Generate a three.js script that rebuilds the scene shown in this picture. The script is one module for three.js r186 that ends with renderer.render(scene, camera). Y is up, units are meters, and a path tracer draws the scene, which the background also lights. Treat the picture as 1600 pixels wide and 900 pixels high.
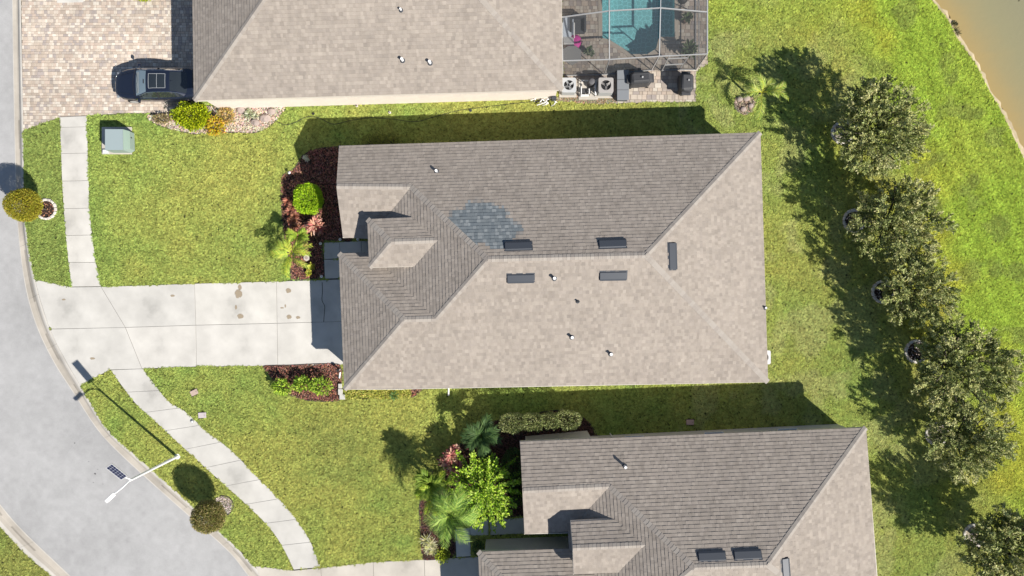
import * as THREE from 'three';
import { mergeGeometries } from 'three/addons/utils/BufferGeometryUtils.js';
import { RoundedBoxGeometry } from 'three/addons/geometries/RoundedBoxGeometry.js';

// ---------- camera, sky, sun, exposure ----------
const scene = new THREE.Scene();
const CAM = 40, FOC = 1060;                               // camera height (m); focal length in photo pixels
const camera = new THREE.PerspectiveCamera(2 * Math.atan(450 / FOC) * 180 / Math.PI, 16 / 9, 1, 3000);
camera.position.set(0, CAM, 0);
camera.up.set(0, 0, -1);
camera.lookAt(0, 0, 0);
const SUN = new THREE.Vector3(0.76, 0.803, 0.65).normalize();
{
  const w = 512, h = 256, d = new Float32Array(w * h * 4);
  for (let j = 0; j < h; j++) for (let i = 0; i < w; i++) {
    const el = (j + 0.5) / h * Math.PI - Math.PI / 2, az = (i + 0.5) / w * 2 * Math.PI - Math.PI, o = (j * w + i) * 4;
    const dir = new THREE.Vector3(Math.cos(el) * Math.cos(az), Math.sin(el), Math.cos(el) * Math.sin(az));
    const t = Math.pow(1 - Math.max(0, dir.y), 3), g = Math.pow(Math.max(0, dir.dot(SUN)), 10) * 0.5;
    const low = dir.y < 0 ? 0.45 : 1;
    d[o] = (0.064 + 0.18 * t + g * 0.4) * low; d[o + 1] = (0.104 + 0.20 * t + g * 0.38) * low; d[o + 2] = (0.182 + 0.205 * t + g * 0.34) * low; d[o + 3] = 1;
  }
  const sky = new THREE.DataTexture(d, w, h, THREE.RGBAFormat, THREE.FloatType);
  sky.mapping = THREE.EquirectangularReflectionMapping; sky.magFilter = THREE.LinearFilter; sky.needsUpdate = true;
  scene.background = sky; scene.environment = sky;
}
const sun = new THREE.DirectionalLight(new THREE.Color().setRGB(1, 0.94, 0.85), 5.0);
sun.position.copy(SUN).multiplyScalar(80);
sun.castShadow = true;
sun.shadow.mapSize.set(4096, 4096);
Object.assign(sun.shadow.camera, { left: -50, right: 50, top: 50, bottom: -50, near: 1, far: 200 });
scene.add(sun, sun.target);
const renderer = new THREE.WebGLRenderer({ antialias: true });
renderer.toneMapping = THREE.LinearToneMapping;
renderer.toneMappingExposure = 1.52;
renderer.shadowMap.enabled = true;

// ---------- helpers ----------
let seed = 7;
const rnd = () => { seed = (seed + 0x6d2b79f5) | 0; let t = Math.imul(seed ^ (seed >>> 15), 1 | seed); t = (t + Math.imul(t ^ (t >>> 7), 61 | t)) ^ t; return ((t ^ (t >>> 14)) >>> 0) / 4294967296; };
const rr = (a, b) => a + (b - a) * rnd();
const lerp = (a, b, t) => a + (b - a) * t, clamp = (x, a = 0, b = 1) => Math.min(b, Math.max(a, x));
const smooth = (a, b, x) => { const t = clamp((x - a) / (b - a)); return t * t * (3 - 2 * t); };
const hash = (x, y, s = 0) => { let n = Math.imul(x, 374761393) + Math.imul(y, 668265263) + Math.imul(s, 974634777); n = Math.imul(n ^ (n >>> 13), 1274126177); return ((n ^ (n >>> 16)) >>> 0) / 4294967296; };
function vnoise(x, y, s = 0, per = 0) {
  const xi = Math.floor(x), yi = Math.floor(y), fx = x - xi, fy = y - yi, u = fx * fx * (3 - 2 * fx), v = fy * fy * (3 - 2 * fy);
  const w = (n) => per ? ((n % per) + per) % per : n;
  return lerp(lerp(hash(w(xi), w(yi), s), hash(w(xi + 1), w(yi), s), u), lerp(hash(w(xi), w(yi + 1), s), hash(w(xi + 1), w(yi + 1), s), u), v);
}
const fbm = (x, y, s = 0, oct = 4, per = 0) => { let a = 0, k = 0.5, f = 1, n = 0; for (let i = 0; i < oct; i++) { a += k * vnoise(x * f, y * f, s + i, per * f); n += k; k *= 0.5; f *= 2; } return a / n; };
const V = (x, y, z) => new THREE.Vector3(x, y, z);
const X = (px, h = 0) => (px - 800) * (CAM - h) / FOC, Z = (py, h = 0) => (py - 450) * (CAM - h) / FOC;   // where a point of the photo lies at height h
const P = (px, py, h = 0) => V(X(px, h), h, Z(py, h));
const W2 = (pts, h = 0) => pts.map(([x, y]) => [X(x, h), Z(y, h)]);
const used = {};
const numbered = (n) => { used[n] = (used[n] ?? -1) + 1; return used[n] ? n + '_' + String(used[n]).padStart(3, '0') : n; };
function shade(o) { o.traverse((m) => { if (m.isMesh) { m.castShadow = true; m.receiveShadow = true; } }); return o; }
function thing(name, label, category, pos = [0, 0, 0], group, turn = 0) {
  const o = new THREE.Group(); o.name = numbered(name); o.position.set(...(pos.isVector3 ? pos.toArray() : pos)); o.rotation.y = turn;
  o.userData = { label, category }; if (group) o.userData.group = group;
  scene.add(o); return o;
}
function copyThing(root, pos, turn, label, scale = 1) {
  const r = root.clone(); r.userData = { ...root.userData, label }; r.name = numbered(root.name.replace(/_\d+$/, '')); scene.add(r);
  r.position.set(...(pos.isVector3 ? pos.toArray() : pos)); r.rotation.y = turn; r.scale.setScalar(scale); return r;
}
function part(parent, name, geo, m, pos, rot) {
  const o = new THREE.Mesh(geo, m); o.name = name; if (pos) o.position.set(...(pos.isVector3 ? pos.toArray() : pos)); if (rot) o.rotation.set(...rot);
  o.castShadow = o.receiveShadow = true; parent.add(o); return o;
}
function structure(name, label, geo, m) { const o = geo ? new THREE.Mesh(geo, m) : new THREE.Group(); o.name = numbered(name); o.userData = { kind: 'structure', label, category: name.replace(/_/g, ' ') }; o.castShadow = o.receiveShadow = true; scene.add(o); return o; }
function stuffPart(o) { o.userData.kind = 'stuff'; return o; }
class MB {                                                   // collects triangles
  constructor() { this.p = []; this.c = []; this.u = []; }
  tri(a, b, c, col, ua, ub, uc) { for (const v of [a, b, c]) this.p.push(v.x, v.y, v.z); if (col) for (let i = 0; i < 3; i++) this.c.push(...col); for (const t of [ua, ub, uc]) this.u.push(...(t || [0, 0])); }
  quad(a, b, c, d, col, ua, ub, uc, ud) { this.tri(a, b, c, col, ua, ub, uc); this.tri(a, c, d, col, ua, uc, ud); }
  geo() {
    const g = new THREE.BufferGeometry(); g.setAttribute('position', new THREE.Float32BufferAttribute(this.p, 3)); g.setAttribute('uv', new THREE.Float32BufferAttribute(this.u, 2));
    if (this.c.length) g.setAttribute('color', new THREE.Float32BufferAttribute(this.c, 3)); g.computeVertexNormals(); return g;
  }
}
function tex(n, f, metres, srgb = false) {                       // f(u,v) -> grey or [r,g,b], tileable
  const d = new Uint8Array(n * n * 4);
  for (let j = 0; j < n; j++) for (let i = 0; i < n; i++) { const r = f(i / n, j / n), o = (j * n + i) * 4; const a = Array.isArray(r) ? r : [r, r, r]; for (let k = 0; k < 3; k++) d[o + k] = clamp(a[k]) * 255; d[o + 3] = 255; }
  const t = new THREE.DataTexture(d, n, n); t.wrapS = t.wrapT = THREE.RepeatWrapping; t.magFilter = THREE.LinearFilter; t.minFilter = THREE.LinearMipmapLinearFilter; t.generateMipmaps = true;
  if (srgb) t.colorSpace = THREE.SRGBColorSpace; t.repeat.set(1 / metres, 1 / metres); t.needsUpdate = true; return t;
}
const mat = (r, g, b, o = {}) => { const { cls, ...rest } = o; const m = new (cls || THREE.MeshStandardMaterial)({ roughness: 0.85, side: THREE.DoubleSide, ...rest }); m.color.setRGB(r, g, b); return m; };
const PHYS = THREE.MeshPhysicalMaterial;
function shapeOf(pts, holes = []) {
  const s = new THREE.Shape(pts.map(([x, z]) => new THREE.Vector2(x, -z)));
  for (const h of holes) s.holes.push(new THREE.Path(h.map(([x, z]) => new THREE.Vector2(x, -z))));
  return s;
}
function sheet(pts, y, holes) { const g = new THREE.ShapeGeometry(shapeOf(pts, holes)); g.rotateX(-Math.PI / 2); g.translate(0, y, 0); return g; }
function slab(pts, y0, y1, bevel = 0.008) {
  const g = new THREE.ExtrudeGeometry(shapeOf(pts), { depth: y1 - y0 - bevel, bevelEnabled: bevel > 0, bevelSize: bevel, bevelThickness: bevel, bevelOffset: -bevel, bevelSegments: 1 });
  g.rotateX(-Math.PI / 2); g.translate(0, y0, 0); return g;
}
function inset(pts, d) {                                     // shrink a convex polygon of [x,z]
  let out = pts.slice(); const cx = pts.reduce((s, p) => s + p[0], 0) / pts.length, cz = pts.reduce((s, p) => s + p[1], 0) / pts.length;
  for (let i = 0; i < pts.length; i++) {
    const [ax, az] = pts[i], [bx, bz] = pts[(i + 1) % pts.length]; let nx = -(bz - az), nz = bx - ax; const l = Math.hypot(nx, nz); nx /= l; nz /= l;
    if ((cx - ax) * nx + (cz - az) * nz < 0) { nx = -nx; nz = -nz; }
    out = clip(out, nx, nz, -(nx * ax + nz * az) - d);
  }
  return out;
}
function clip(poly, a, b, c) {                               // keep a x + b z + c >= 0
  const out = [];
  for (let i = 0; i < poly.length; i++) {
    const p = poly[i], q = poly[(i + 1) % poly.length], dp = a * p[0] + b * p[1] + c, dq = a * q[0] + b * q[1] + c;
    if (dp >= 0) out.push(p);
    if ((dp >= 0) !== (dq >= 0)) { const t = dp / (dp - dq); out.push([p[0] + (q[0] - p[0]) * t, p[1] + (q[1] - p[1]) * t]); }
  }
  return out;
}
const area = (p) => { let s = 0; for (let i = 0; i < p.length; i++) { const q = p[(i + 1) % p.length]; s += p[i][0] * q[1] - q[0] * p[i][1]; } return Math.abs(s) / 2; };
const inside = (poly, x, y) => { let c = false; for (let i = 0, j = poly.length - 1; i < poly.length; j = i++) { const [xi, yi] = poly[i], [xj, yj] = poly[j]; if ((yi > y) !== (yj > y) && x < (xj - xi) * (y - yi) / (yj - yi) + xi) c = !c; } return c; };
function tube(points, r, seg = 24, rad = 8, tension = 0.5) { return new THREE.TubeGeometry(new THREE.CatmullRomCurve3(points, false, 'catmullrom', tension), seg, r, rad, false); }
function bar(a, b, r, r2 = r, n = 8) { const d = b.clone().sub(a), g = new THREE.CylinderGeometry(r2, r, d.length(), n); g.applyQuaternion(new THREE.Quaternion().setFromUnitVectors(V(0, 1, 0), d.normalize())); const m = a.clone().add(b).multiplyScalar(0.5); g.translate(m.x, m.y, m.z); return g; }
function beam(a, b, w, h) { const d = b.clone().sub(a), g = new THREE.BoxGeometry(d.length(), h, w), m = new THREE.Matrix4(), x = d.clone().normalize(); let z = x.clone().cross(V(0, 1, 0)); if (z.length() < 1e-3) z = V(0, 0, 1); z.normalize(); const y = z.clone().cross(x); m.makeBasis(x, y, z); g.applyMatrix4(m); const c = a.clone().add(b).multiplyScalar(0.5); g.translate(c.x, c.y, c.z); return g; }
const rbox = (w, h, d, r = 0.02) => new RoundedBoxGeometry(w, h, d, 2, r);
const T = (g, x, y, z) => { g.translate(x, y, z); return g; };
function smoothLine(pts, n) { const c = new THREE.CatmullRomCurve3(pts.map(([x, y]) => V(x, 0, y)), false, 'centripetal'); return c.getSpacedPoints(n).map((p) => [p.x, p.z]); }
function blob(cx, cz, r, n = 40, amp = 0.15, s = 1, ex = 1, ez = 1) { const o = []; for (let i = 0; i < n; i++) { const a = i / n * Math.PI * 2, k = 1 + amp * (vnoise(3 + 2.2 * Math.cos(a), 3 + 2.2 * Math.sin(a), s) * 2 - 1); o.push([cx + Math.cos(a) * r * k * ex, cz + Math.sin(a) * r * k * ez]); } return o; }

// ---------- textures and materials ----------
const tConcrete = tex(512, (u, v) => { const a = fbm(u * 6, v * 6, 3, 5, 6), b = fbm(u * 3, v * 3, 9, 3, 3), s = hash(u * 512 | 0, v * 512 | 0, 4); return 0.80 + 0.16 * (a - 0.5) * 2 + 0.14 * (b - 0.5) + 0.07 * (s - 0.5) - (a < 0.33 ? (0.33 - a) * 0.35 : 0); }, 5);
const tAsphalt = tex(1024, (u, v) => { const a = fbm(u * 5, v * 5, 13, 4, 5), b = fbm(u * 40, v * 40, 17, 2, 40), s = hash(u * 1024 | 0, v * 1024 | 0, 5); return 0.80 + 0.26 * (a - 0.5) + 0.14 * (b - 0.5) + 0.2 * (s - 0.5) - (s > 0.996 ? 0.25 : 0); }, 13);
const tFine = tex(256, (u, v) => 0.5 + 0.5 * (fbm(u * 60, v * 60, 21, 2, 60) * 0.6 + hash(u * 256 | 0, v * 256 | 0, 6) * 0.4), 1.1);
const tGran = tex(512, (u, v) => { const b = fbm(u * 9, v * 9, 31, 3, 9); return 0.74 + 0.24 * hash(u * 512 | 0, v * 512 | 0, 8) + 0.2 * (b - 0.5); }, 2.3);
const tSoil = tex(512, (u, v) => { const a = fbm(u * 20, v * 20, 41, 4, 20), b = fbm(u * 4, v * 4, 47, 3, 4); return [0.55 + 0.5 * (a - 0.5) + 0.3 * (b - 0.5), 0.6 + 0.5 * (a - 0.5), 0.5 + 0.5 * (a - 0.5)]; }, 4);
const tStucco = tex(256, (u, v) => 0.86 + 0.12 * (fbm(u * 30, v * 30, 51, 3, 30) - 0.5) + 0.1 * (fbm(u * 4, v * 4, 53, 2, 4) - 0.5), 2);
const tRipple = tex(512, (u, v) => 0.6 * fbm(u * 22, v * 22, 61, 3, 22) + 0.4 * fbm(u * 7, v * 7, 67, 2, 7), 4);
const tBark = tex(256, (u, v) => 0.5 + 0.6 * (fbm(u * 30, v * 6, 71, 3, 0) - 0.5), 0.6);
const M = {
  concrete: mat(0.66, 0.64, 0.60, { map: tConcrete, bumpMap: tFine, bumpScale: 0.003, roughness: 0.92 }),
  concreteB: mat(0.63, 0.615, 0.58, { map: tConcrete, bumpMap: tFine, bumpScale: 0.003, roughness: 0.92 }),
  concreteC: mat(0.68, 0.66, 0.615, { map: tConcrete, bumpMap: tFine, bumpScale: 0.003, roughness: 0.92 }),
  oldConcrete: mat(0.60, 0.56, 0.50, { map: tConcrete, bumpMap: tFine, bumpScale: 0.004, roughness: 0.95 }),
  kerb: mat(0.64, 0.61, 0.56, { map: tConcrete, bumpMap: tFine, bumpScale: 0.004, vertexColors: true, roughness: 0.95 }),
  joint: mat(0.12, 0.11, 0.10, { roughness: 1 }),
  asphalt: mat(0.46, 0.46, 0.465, { map: tAsphalt, bumpMap: tFine, bumpScale: 0.006, roughness: 0.95 }),
  soil: mat(0.05, 0.05, 0.015, { map: tSoil, bumpMap: tSoil, bumpScale: 0.03, roughness: 1 }),
  grass: mat(1, 1, 1, { roughness: 0.9, cls: PHYS, specularIntensity: 0.15 }),
  shingle: mat(1, 1, 1, { cls: PHYS, specularIntensity: 0.3, vertexColors: true, map: tGran, bumpMap: tGran, bumpScale: 0.002, roughness: 0.95 }),
  cap: mat(0.365, 0.33, 0.295, { map: tGran, roughness: 0.95 }), capB: mat(0.335, 0.30, 0.27, { map: tGran, roughness: 0.95 }), capC: mat(0.385, 0.35, 0.315, { map: tGran, roughness: 0.95 }),
  deck: mat(0.25, 0.2, 0.15), fascia: mat(0.62, 0.58, 0.52, { roughness: 0.6 }), soffit: mat(0.6, 0.58, 0.54),
  wallTan: mat(0.62, 0.54, 0.45, { map: tStucco, bumpMap: tStucco, bumpScale: 0.004 }), wallPink: mat(0.84, 0.76, 0.69, { map: tStucco, bumpMap: tStucco, bumpScale: 0.004 }), wallGrey: mat(0.60, 0.59, 0.57, { map: tStucco, bumpMap: tStucco, bumpScale: 0.004 }),
  white: mat(0.80, 0.80, 0.79, { roughness: 0.5 }), pvc: mat(0.82, 0.82, 0.82, { roughness: 0.4 }), darkMetal: mat(0.045, 0.055, 0.07, { roughness: 0.45, metalness: 0.3 }), ventTop: mat(0.055, 0.063, 0.078, { roughness: 0.5, metalness: 0.2 }),
  black: mat(0.02, 0.02, 0.022, { roughness: 0.6 }), rubber: mat(0.025, 0.025, 0.025, { roughness: 0.9 }), bronze: mat(0.06, 0.05, 0.045, { roughness: 0.4, metalness: 0.4 }),
  alu: mat(0.42, 0.425, 0.43, { roughness: 0.4, metalness: 0.25 }), galv: mat(0.83, 0.84, 0.85, { roughness: 0.45, metalness: 0.1 }), chrome: mat(0.8, 0.8, 0.82, { roughness: 0.12, metalness: 1 }),
  screen: mat(0.05, 0.055, 0.06, { transparent: true, opacity: 0.42, roughness: 0.9 }),
  glassDark: mat(0.02, 0.025, 0.03, { roughness: 0.05, cls: PHYS, clearcoat: 1 }),
  bark: mat(0.17, 0.14, 0.11, { map: tBark, bumpMap: tBark, bumpScale: 0.02, roughness: 1 }), barkPale: mat(0.3, 0.27, 0.23, { map: tBark, bumpMap: tBark, bumpScale: 0.02, roughness: 1 }),
  leaf: mat(1, 1, 1, { vertexColors: true, roughness: 0.6, cls: PHYS, specularIntensity: 0.35, transmission: 0.2, thickness: 0 }),
  chip: mat(1, 1, 1, { roughness: 1 }),
  mulchBase: mat(0.06, 0.03, 0.024, { map: tSoil, bumpMap: tSoil, bumpScale: 0.04, roughness: 1 }), gravelBase: mat(0.42, 0.35, 0.29, { map: tSoil, bumpMap: tSoil, bumpScale: 0.03, roughness: 1 }),
  stone: mat(0.74, 0.70, 0.64, { map: tConcrete, roughness: 0.95 }), stoneB: mat(0.66, 0.60, 0.55, { map: tConcrete, roughness: 0.95 }), rock: mat(0.45, 0.37, 0.34, { map: tConcrete, bumpMap: tFine, bumpScale: 0.02, roughness: 1 }),
  edging: mat(0.05, 0.045, 0.04, { roughness: 0.9 }),
};
// ---------- the setting: terrain, road, kerbs, pond ----------
const kerbRoad = smoothLine([[8, -2500], [12, -900], [15, -300], [17, 0], [21, 225], [25, 345], [38, 450], [56, 512], [82, 566], [112, 613], [153, 675], [184, 708], [237, 757], [297, 810], [360, 867], [386, 900], [440, 968], [620, 1200], [1200, 1900], [2600, 3300]], 900);
const kerbLawn = smoothLine([[24, -2500], [28, -900], [31, -300], [33, 0], [37, 215], [40, 345], [57, 445], [78, 513], [102, 562], [128, 606], [172, 675], [206, 706], [258, 752], [318, 806], [382, 868], [411, 900], [462, 958], [640, 1182], [1216, 1880], [2616, 3280]], 900);
const farRoad = smoothLine([[-205, -2500], [-200, -900], [-195, -300], [-190, 0], [-186, 225], [-176, 380], [-160, 500], [-120, 610], [-60, 710], [0, 791], [30, 826], [67, 862], [107, 900], [180, 975], [400, 1240], [1000, 1960], [2400, 3360]], 900);
const farLawn = smoothLine([[-222, -2500], [-217, -900], [-212, -300], [-207, 0], [-203, 225], [-193, 390], [-176, 512], [-136, 622], [-78, 722], [-18, 802], [10, 834], [40, 866], [77, 898], [152, 976], [380, 1256], [980, 1976], [2380, 3376]], 900);
const pondEdge = smoothLine([[1290, -900], [1380, -250], [1430, -70], [1455, -2], [1478, 27], [1496, 61], [1522, 97], [1542, 136], [1562, 170], [1582, 211], [1602, 255], [1650, 400], [1700, 560], [1740, 800], [1760, 1400], [1800, 2500]], 400);
const poolPx = [[937, -150], [1057, -150], [1057, 61], [1032, 61], [1028, 78], [1012, 88], [985, 88], [975, 80], [950, 65], [938, 62]];
const BIG = 600;
{
  const e = (l, i) => { const [x, y] = l.at(i); return [X(x), Z(y)]; }, ke = e(kerbLawn, -1), B = [[BIG, ke[1]], [BIG, Z(2500)]];
  const middle = sheet([...W2(kerbLawn), ...B, ...W2(pondEdge).reverse(), [BIG, Z(-900)], [BIG, -BIG], [e(kerbLawn, 0)[0], -BIG]], 0, [W2(poolPx)]);
  const left = sheet([...W2(farLawn), [e(farLawn, -1)[0], BIG], [-BIG, BIG], [-BIG, -BIG], [e(farLawn, 0)[0], -BIG]], 0);
  const right = sheet([[X(3600), Z(-900)], [BIG, Z(-900)], [BIG, Z(2500)], [X(3600), Z(2500)]], 0), below = sheet([ke, [BIG, ke[1]], [BIG, BIG], [ke[0], BIG]], 0);
  structure('ground', 'lawn soil running under the grass out to the horizon', mergeGeometries([middle, left, right, below]), M.soil);
}
{
  const road = structure('road', 'pale grey asphalt street curving along the left side', sheet([...W2(kerbRoad.map(([x, y]) => [x + 4, y])), ...W2(farRoad.map(([x, y]) => [x - 4, y])).reverse()], -0.11), M.asphalt);
  // hairline cracks as thin sealed ribbons, and dark spots
  const crackMat = mat(0.40, 0.40, 0.41, { roughness: 1 });
  for (const c of [[[95, 602], [78, 612], [60, 622], [42, 640], [10, 655]], [[5, 360], [12, 420], [3, 470]], [[150, 671], [120, 690], [96, 720]]]) {
    const w = W2(smoothLine(c, 40)).map(([x, z], i) => [x + 0.02 * (vnoise(i * 0.7, 3, 2) - 0.5), z + 0.06 * (vnoise(i * 0.9, 7, 2) - 0.5)]), m = new MB();
    for (let i = 0; i < w.length - 1; i++) { const a = w[i], b = w[i + 1], q = 0.008; m.quad(V(a[0], -0.106, a[1] - q), V(a[0] + q, -0.106, a[1] + q), V(b[0] + q, -0.106, b[1] + q), V(b[0], -0.106, b[1] - q)); }
    part(road, 'crack', m.geo(), crackMat);
  }
  const spotMat = mat(0.06, 0.06, 0.06);
  for (const [x, y, r] of [[147, 741, 0.055], [151, 734, 0.02], [144, 755, 0.025], [137, 722, 0.02], [115, 693, 0.03], [159, 757, 0.02]]) part(road, 'tar_spot', sheet(blob(X(x), Z(y), r, 14, 0.4, x), -0.106), spotMat);
}
function makeKerb(road, lawn, name, label, seg) {
  const k = structure(name, label);
  const prof = [[0, -0.10], [0.07, -0.098], [0.38, -0.118], [0.52, -0.11], [0.72, -0.03], [0.86, 0.012], [1, 0.012]];
  let i0 = 0;
  while (i0 < road.length - 1) {
    const near = Math.abs(road[i0][1] - 450) < 650, n = near ? seg : 60, i1 = Math.min(road.length - 1, i0 + n), m = new MB(), L = hash(i0, 3) * 0.08 - 0.04;
    for (let i = i0; i < i1; i++) for (let j = 0; j < prof.length - 1; j++) {
      const f = (ii, jj) => { const e = ii === i1 && near ? 0.03 : 0, a = road[ii], b = lawn[ii], p = road[Math.max(0, ii - 1)], q = lawn[Math.max(0, ii - 1)], t = prof[jj][0]; const x = lerp(lerp(a[0], b[0], t), lerp(p[0], q[0], t), e), y = lerp(lerp(a[1], b[1], t), lerp(p[1], q[1], t), e); return V(X(x), prof[jj][1], Z(y)); };
      const a = f(i, j), b = f(i, j + 1), c = f(i + 1, j + 1), d = f(i + 1, j);
      const dirt = (j === 2 || j === 1) ? 0.66 + 0.3 * vnoise(a.z * 0.8, a.x * 0.8, 5) - (j === 2 && vnoise(a.z * 0.55, a.x * 0.55, 77) > 0.72 ? 0.25 : 0) : j === 3 ? 0.82 : 1;
      const s = (0.97 + L) * dirt, col = [s, s * (dirt < 0.95 ? 0.965 : 1), s * (dirt < 0.95 ? 0.92 : 1)];
      m.quad(a, d, c, b, col, [a.x, a.z], [d.x, d.z], [c.x, c.z], [b.x, b.z]);
    }
    part(k, 'kerb_section', m.geo(), M.kerb); i0 = i1;
  }
  const m = new MB(); for (let i = 0; i < road.length - 1; i++) { const a = road[i], b = lawn[i], c = lawn[i + 1], d = road[i + 1]; m.quad(V(X(a[0]), -0.135, Z(a[1])), V(X(d[0]), -0.135, Z(d[1])), V(X(c[0]), -0.135, Z(c[1])), V(X(b[0]), -0.135, Z(b[1]))); }
  part(k, 'kerb_bed', m.geo(), M.joint);
}
makeKerb(kerbRoad, kerbLawn, 'kerb', 'pale concrete rolled kerb between the street and the driveways', 11);
makeKerb(farRoad, farLawn, 'kerb', 'pale concrete rolled kerb on the far side of the street at lower left', 11);
{ // pond: sandy bank going down under murky water
  const m = new MB(), off = (d, wob) => pondEdge.map(([x, y], i) => { const a = pondEdge[Math.max(0, i - 1)], b = pondEdge[Math.min(pondEdge.length - 1, i + 1)], tx = b[0] - a[0], ty = b[1] - a[1], l = Math.hypot(tx, ty), k = d + wob * (vnoise(i * 0.9, d, 12) - 0.5) * 10; return [x + ty / l * k, y - tx / l * k]; });
  const rows = [[-2, 0.2, 0.0], [2.5, 0.5, -0.07], [5.5, 0.8, -0.16], [10, 0.9, -0.2], [40, 0, -0.7]].map(([d, w, y]) => off(d, w).map(([px, py]) => V(X(px), y, Z(py))));
  const cols = [[0.42, 0.36, 0.2], [0.5, 0.42, 0.28], [0.56, 0.46, 0.30], [0.5, 0.38, 0.2]];
  for (let r = 0; r < rows.length - 1; r++) for (let i = 0; i < pondEdge.length - 1; i++) { const s = 0.8 + 0.4 * vnoise(i * 0.7, r * 3, 15), c = cols[r].map((q) => q * s), a = rows[r][i], b = rows[r][i + 1], d = rows[r + 1][i + 1], e = rows[r + 1][i]; m.quad(a, b, d, e, c, [a.x, a.z], [b.x, b.z], [d.x, d.z], [e.x, e.z]); }
  structure('pond_bank', 'pale sandy strip of bank at the edge of the murky pond', m.geo(), mat(1, 1, 1, { vertexColors: true, map: tGran, roughness: 1 }));
  const w = new MB(), wr = [[6, 0.5], [22, 0.5], [40, 0.4], [70, 0.3], [110, 0], [2200, 0]].map(([d, k]) => off(d, k * 2).map(([px, py]) => V(X(px), -0.19, Z(py))));
  const wc = [[0.47, 0.34, 0.14], [0.44, 0.335, 0.15], [0.39, 0.325, 0.165], [0.35, 0.315, 0.175], [0.325, 0.30, 0.18], [0.32, 0.30, 0.18]];
  for (let r = 0; r < wr.length - 1; r++) for (let i = 0; i < pondEdge.length - 1; i++) {
    const a = wr[r][i], b = wr[r][i + 1], d = wr[r + 1][i + 1], e = wr[r + 1][i];
    w.p.push(a.x, a.y, a.z, b.x, b.y, b.z, d.x, d.y, d.z, a.x, a.y, a.z, d.x, d.y, d.z, e.x, e.y, e.z);
    w.c.push(...wc[r], ...wc[r], ...wc[r + 1], ...wc[r], ...wc[r + 1], ...wc[r + 1]);
    for (const q of [a, b, d, a, d, e]) w.u.push(q.x, q.z);
  }
  structure('water', 'murky olive brown pond water in the upper right corner', w.geo(), mat(0.74, 0.76, 0.78, { vertexColors: true, roughness: 0.25, bumpMap: tRipple, bumpScale: 0.006 }));
}

// ---------- concrete paths and drives, slab by slab ----------
function shrink(w, d) {
  let sg = 0, convex = true; for (let i = 0; i < w.length; i++) { const a = w[i], b = w[(i + 1) % w.length], c = w[(i + 2) % w.length], k = (b[0] - a[0]) * (c[1] - b[1]) - (b[1] - a[1]) * (c[0] - b[0]); if (Math.abs(k) > 1e-3) { if (sg && Math.sign(k) !== sg) convex = false; sg = Math.sign(k); } }
  if (convex) return inset(w, d);
  const cx = w.reduce((q, p) => q + p[0], 0) / w.length, cz = w.reduce((q, p) => q + p[1], 0) / w.length; return w.map(([x, z]) => { const l = Math.hypot(x - cx, z - cz); return [cx + (x - cx) * (1 - d * 1.4 / l), cz + (z - cz) * (1 - d * 1.4 / l)]; });
}
const slabMats = [M.concrete, M.concreteB, M.concreteC];
const noGrass = [];                                          // photo-pixel outlines that carry no grass
let slabN = 0;
function slabs(name, label, list, top = 0.022, ms = slabMats) {
  const s = structure(name, label);
  for (const pts of list) { const w = W2(pts); part(s, 'slab', slab(shrink(w, 0.009), -0.1, top, 0.007), ms[(hash(slabN++, 5) * ms.length) | 0]); noGrass.push(pts); }
  const m = []; for (const pts of list) m.push(sheet(W2(pts), 0.002)); part(s, 'joint_bed', mergeGeometries(m), M.joint);
  return s;
}
const strip = (A, B) => A.slice(0, -1).map((a, i) => [a, B[i], B[i + 1], A[i + 1]]);
slabs('sidewalk', 'straight pale concrete sidewalk between the paver driveway and the concrete driveway', strip(
  [[93, 183], [94, 199], [95.5, 240], [97, 283], [99.5, 326], [102.5, 368], [107, 410], [112, 448]], [[136, 181], [136.5, 198], [137.5, 239], [139, 282], [140, 325], [144, 367], [150, 410], [158, 447.5]]));
slabs('sidewalk', 'stub of concrete sidewalk at the top edge above the paver driveway', [[[89, -60], [131, -60], [131, 4], [89, 5]]]);
{
  const A = smoothLine([[173, 578], [192, 605], [217, 636], [240, 656], [260, 675], [310, 721], [350, 757], [400, 803], [422, 826], [440, 852], [459, 890]], 10);
  const B = smoothLine([[224, 576], [237, 594], [265, 628], [290, 643], [322, 673], [360, 702], [400, 743], [430, 773], [457, 803], [483, 842], [501, 886]], 10);
  const C = smoothLine([[173, 578], [192, 605], [217, 636], [240, 656], [260, 675], [310, 721], [350, 757], [400, 803], [422, 826], [440, 852], [459, 890]], 60), D = smoothLine([[224, 576], [237, 594], [265, 628], [290, 643], [322, 673], [360, 702], [400, 743], [430, 773], [457, 803], [483, 842], [501, 886]], 60), list = [];
  for (let i = 0; i < 10; i++) { const a = C.slice(i * 6, i * 6 + 7), b = D.slice(i * 6, i * 6 + 7); list.push([...a, ...b.reverse()]); }
  const s = structure('sidewalk', 'curving concrete sidewalk from the concrete driveway down to the bottom edge'), beds = [];
  for (const pts of list) {  // slightly curved slabs
    const w = W2(pts), cx = w.reduce((q, p) => q + p[0], 0) / w.length, cz = w.reduce((q, p) => q + p[1], 0) / w.length;
    part(s, 'slab', slab(w.map(([x, z]) => { const l = Math.hypot(x - cx, z - cz); return [cx + (x - cx) * (1 - 0.011 / l), cz + (z - cz) * (1 - 0.011 / l)]; }), -0.1, 0.022, 0.007), [M.concreteB, M.oldConcrete, M.concreteB][(hash(slabN++, 5) * 3) | 0]);
    noGrass.push(pts); beds.push(sheet(w, 0.002));
  }
  part(s, 'joint_bed', mergeGeometries(beds), M.joint);
}
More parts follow.
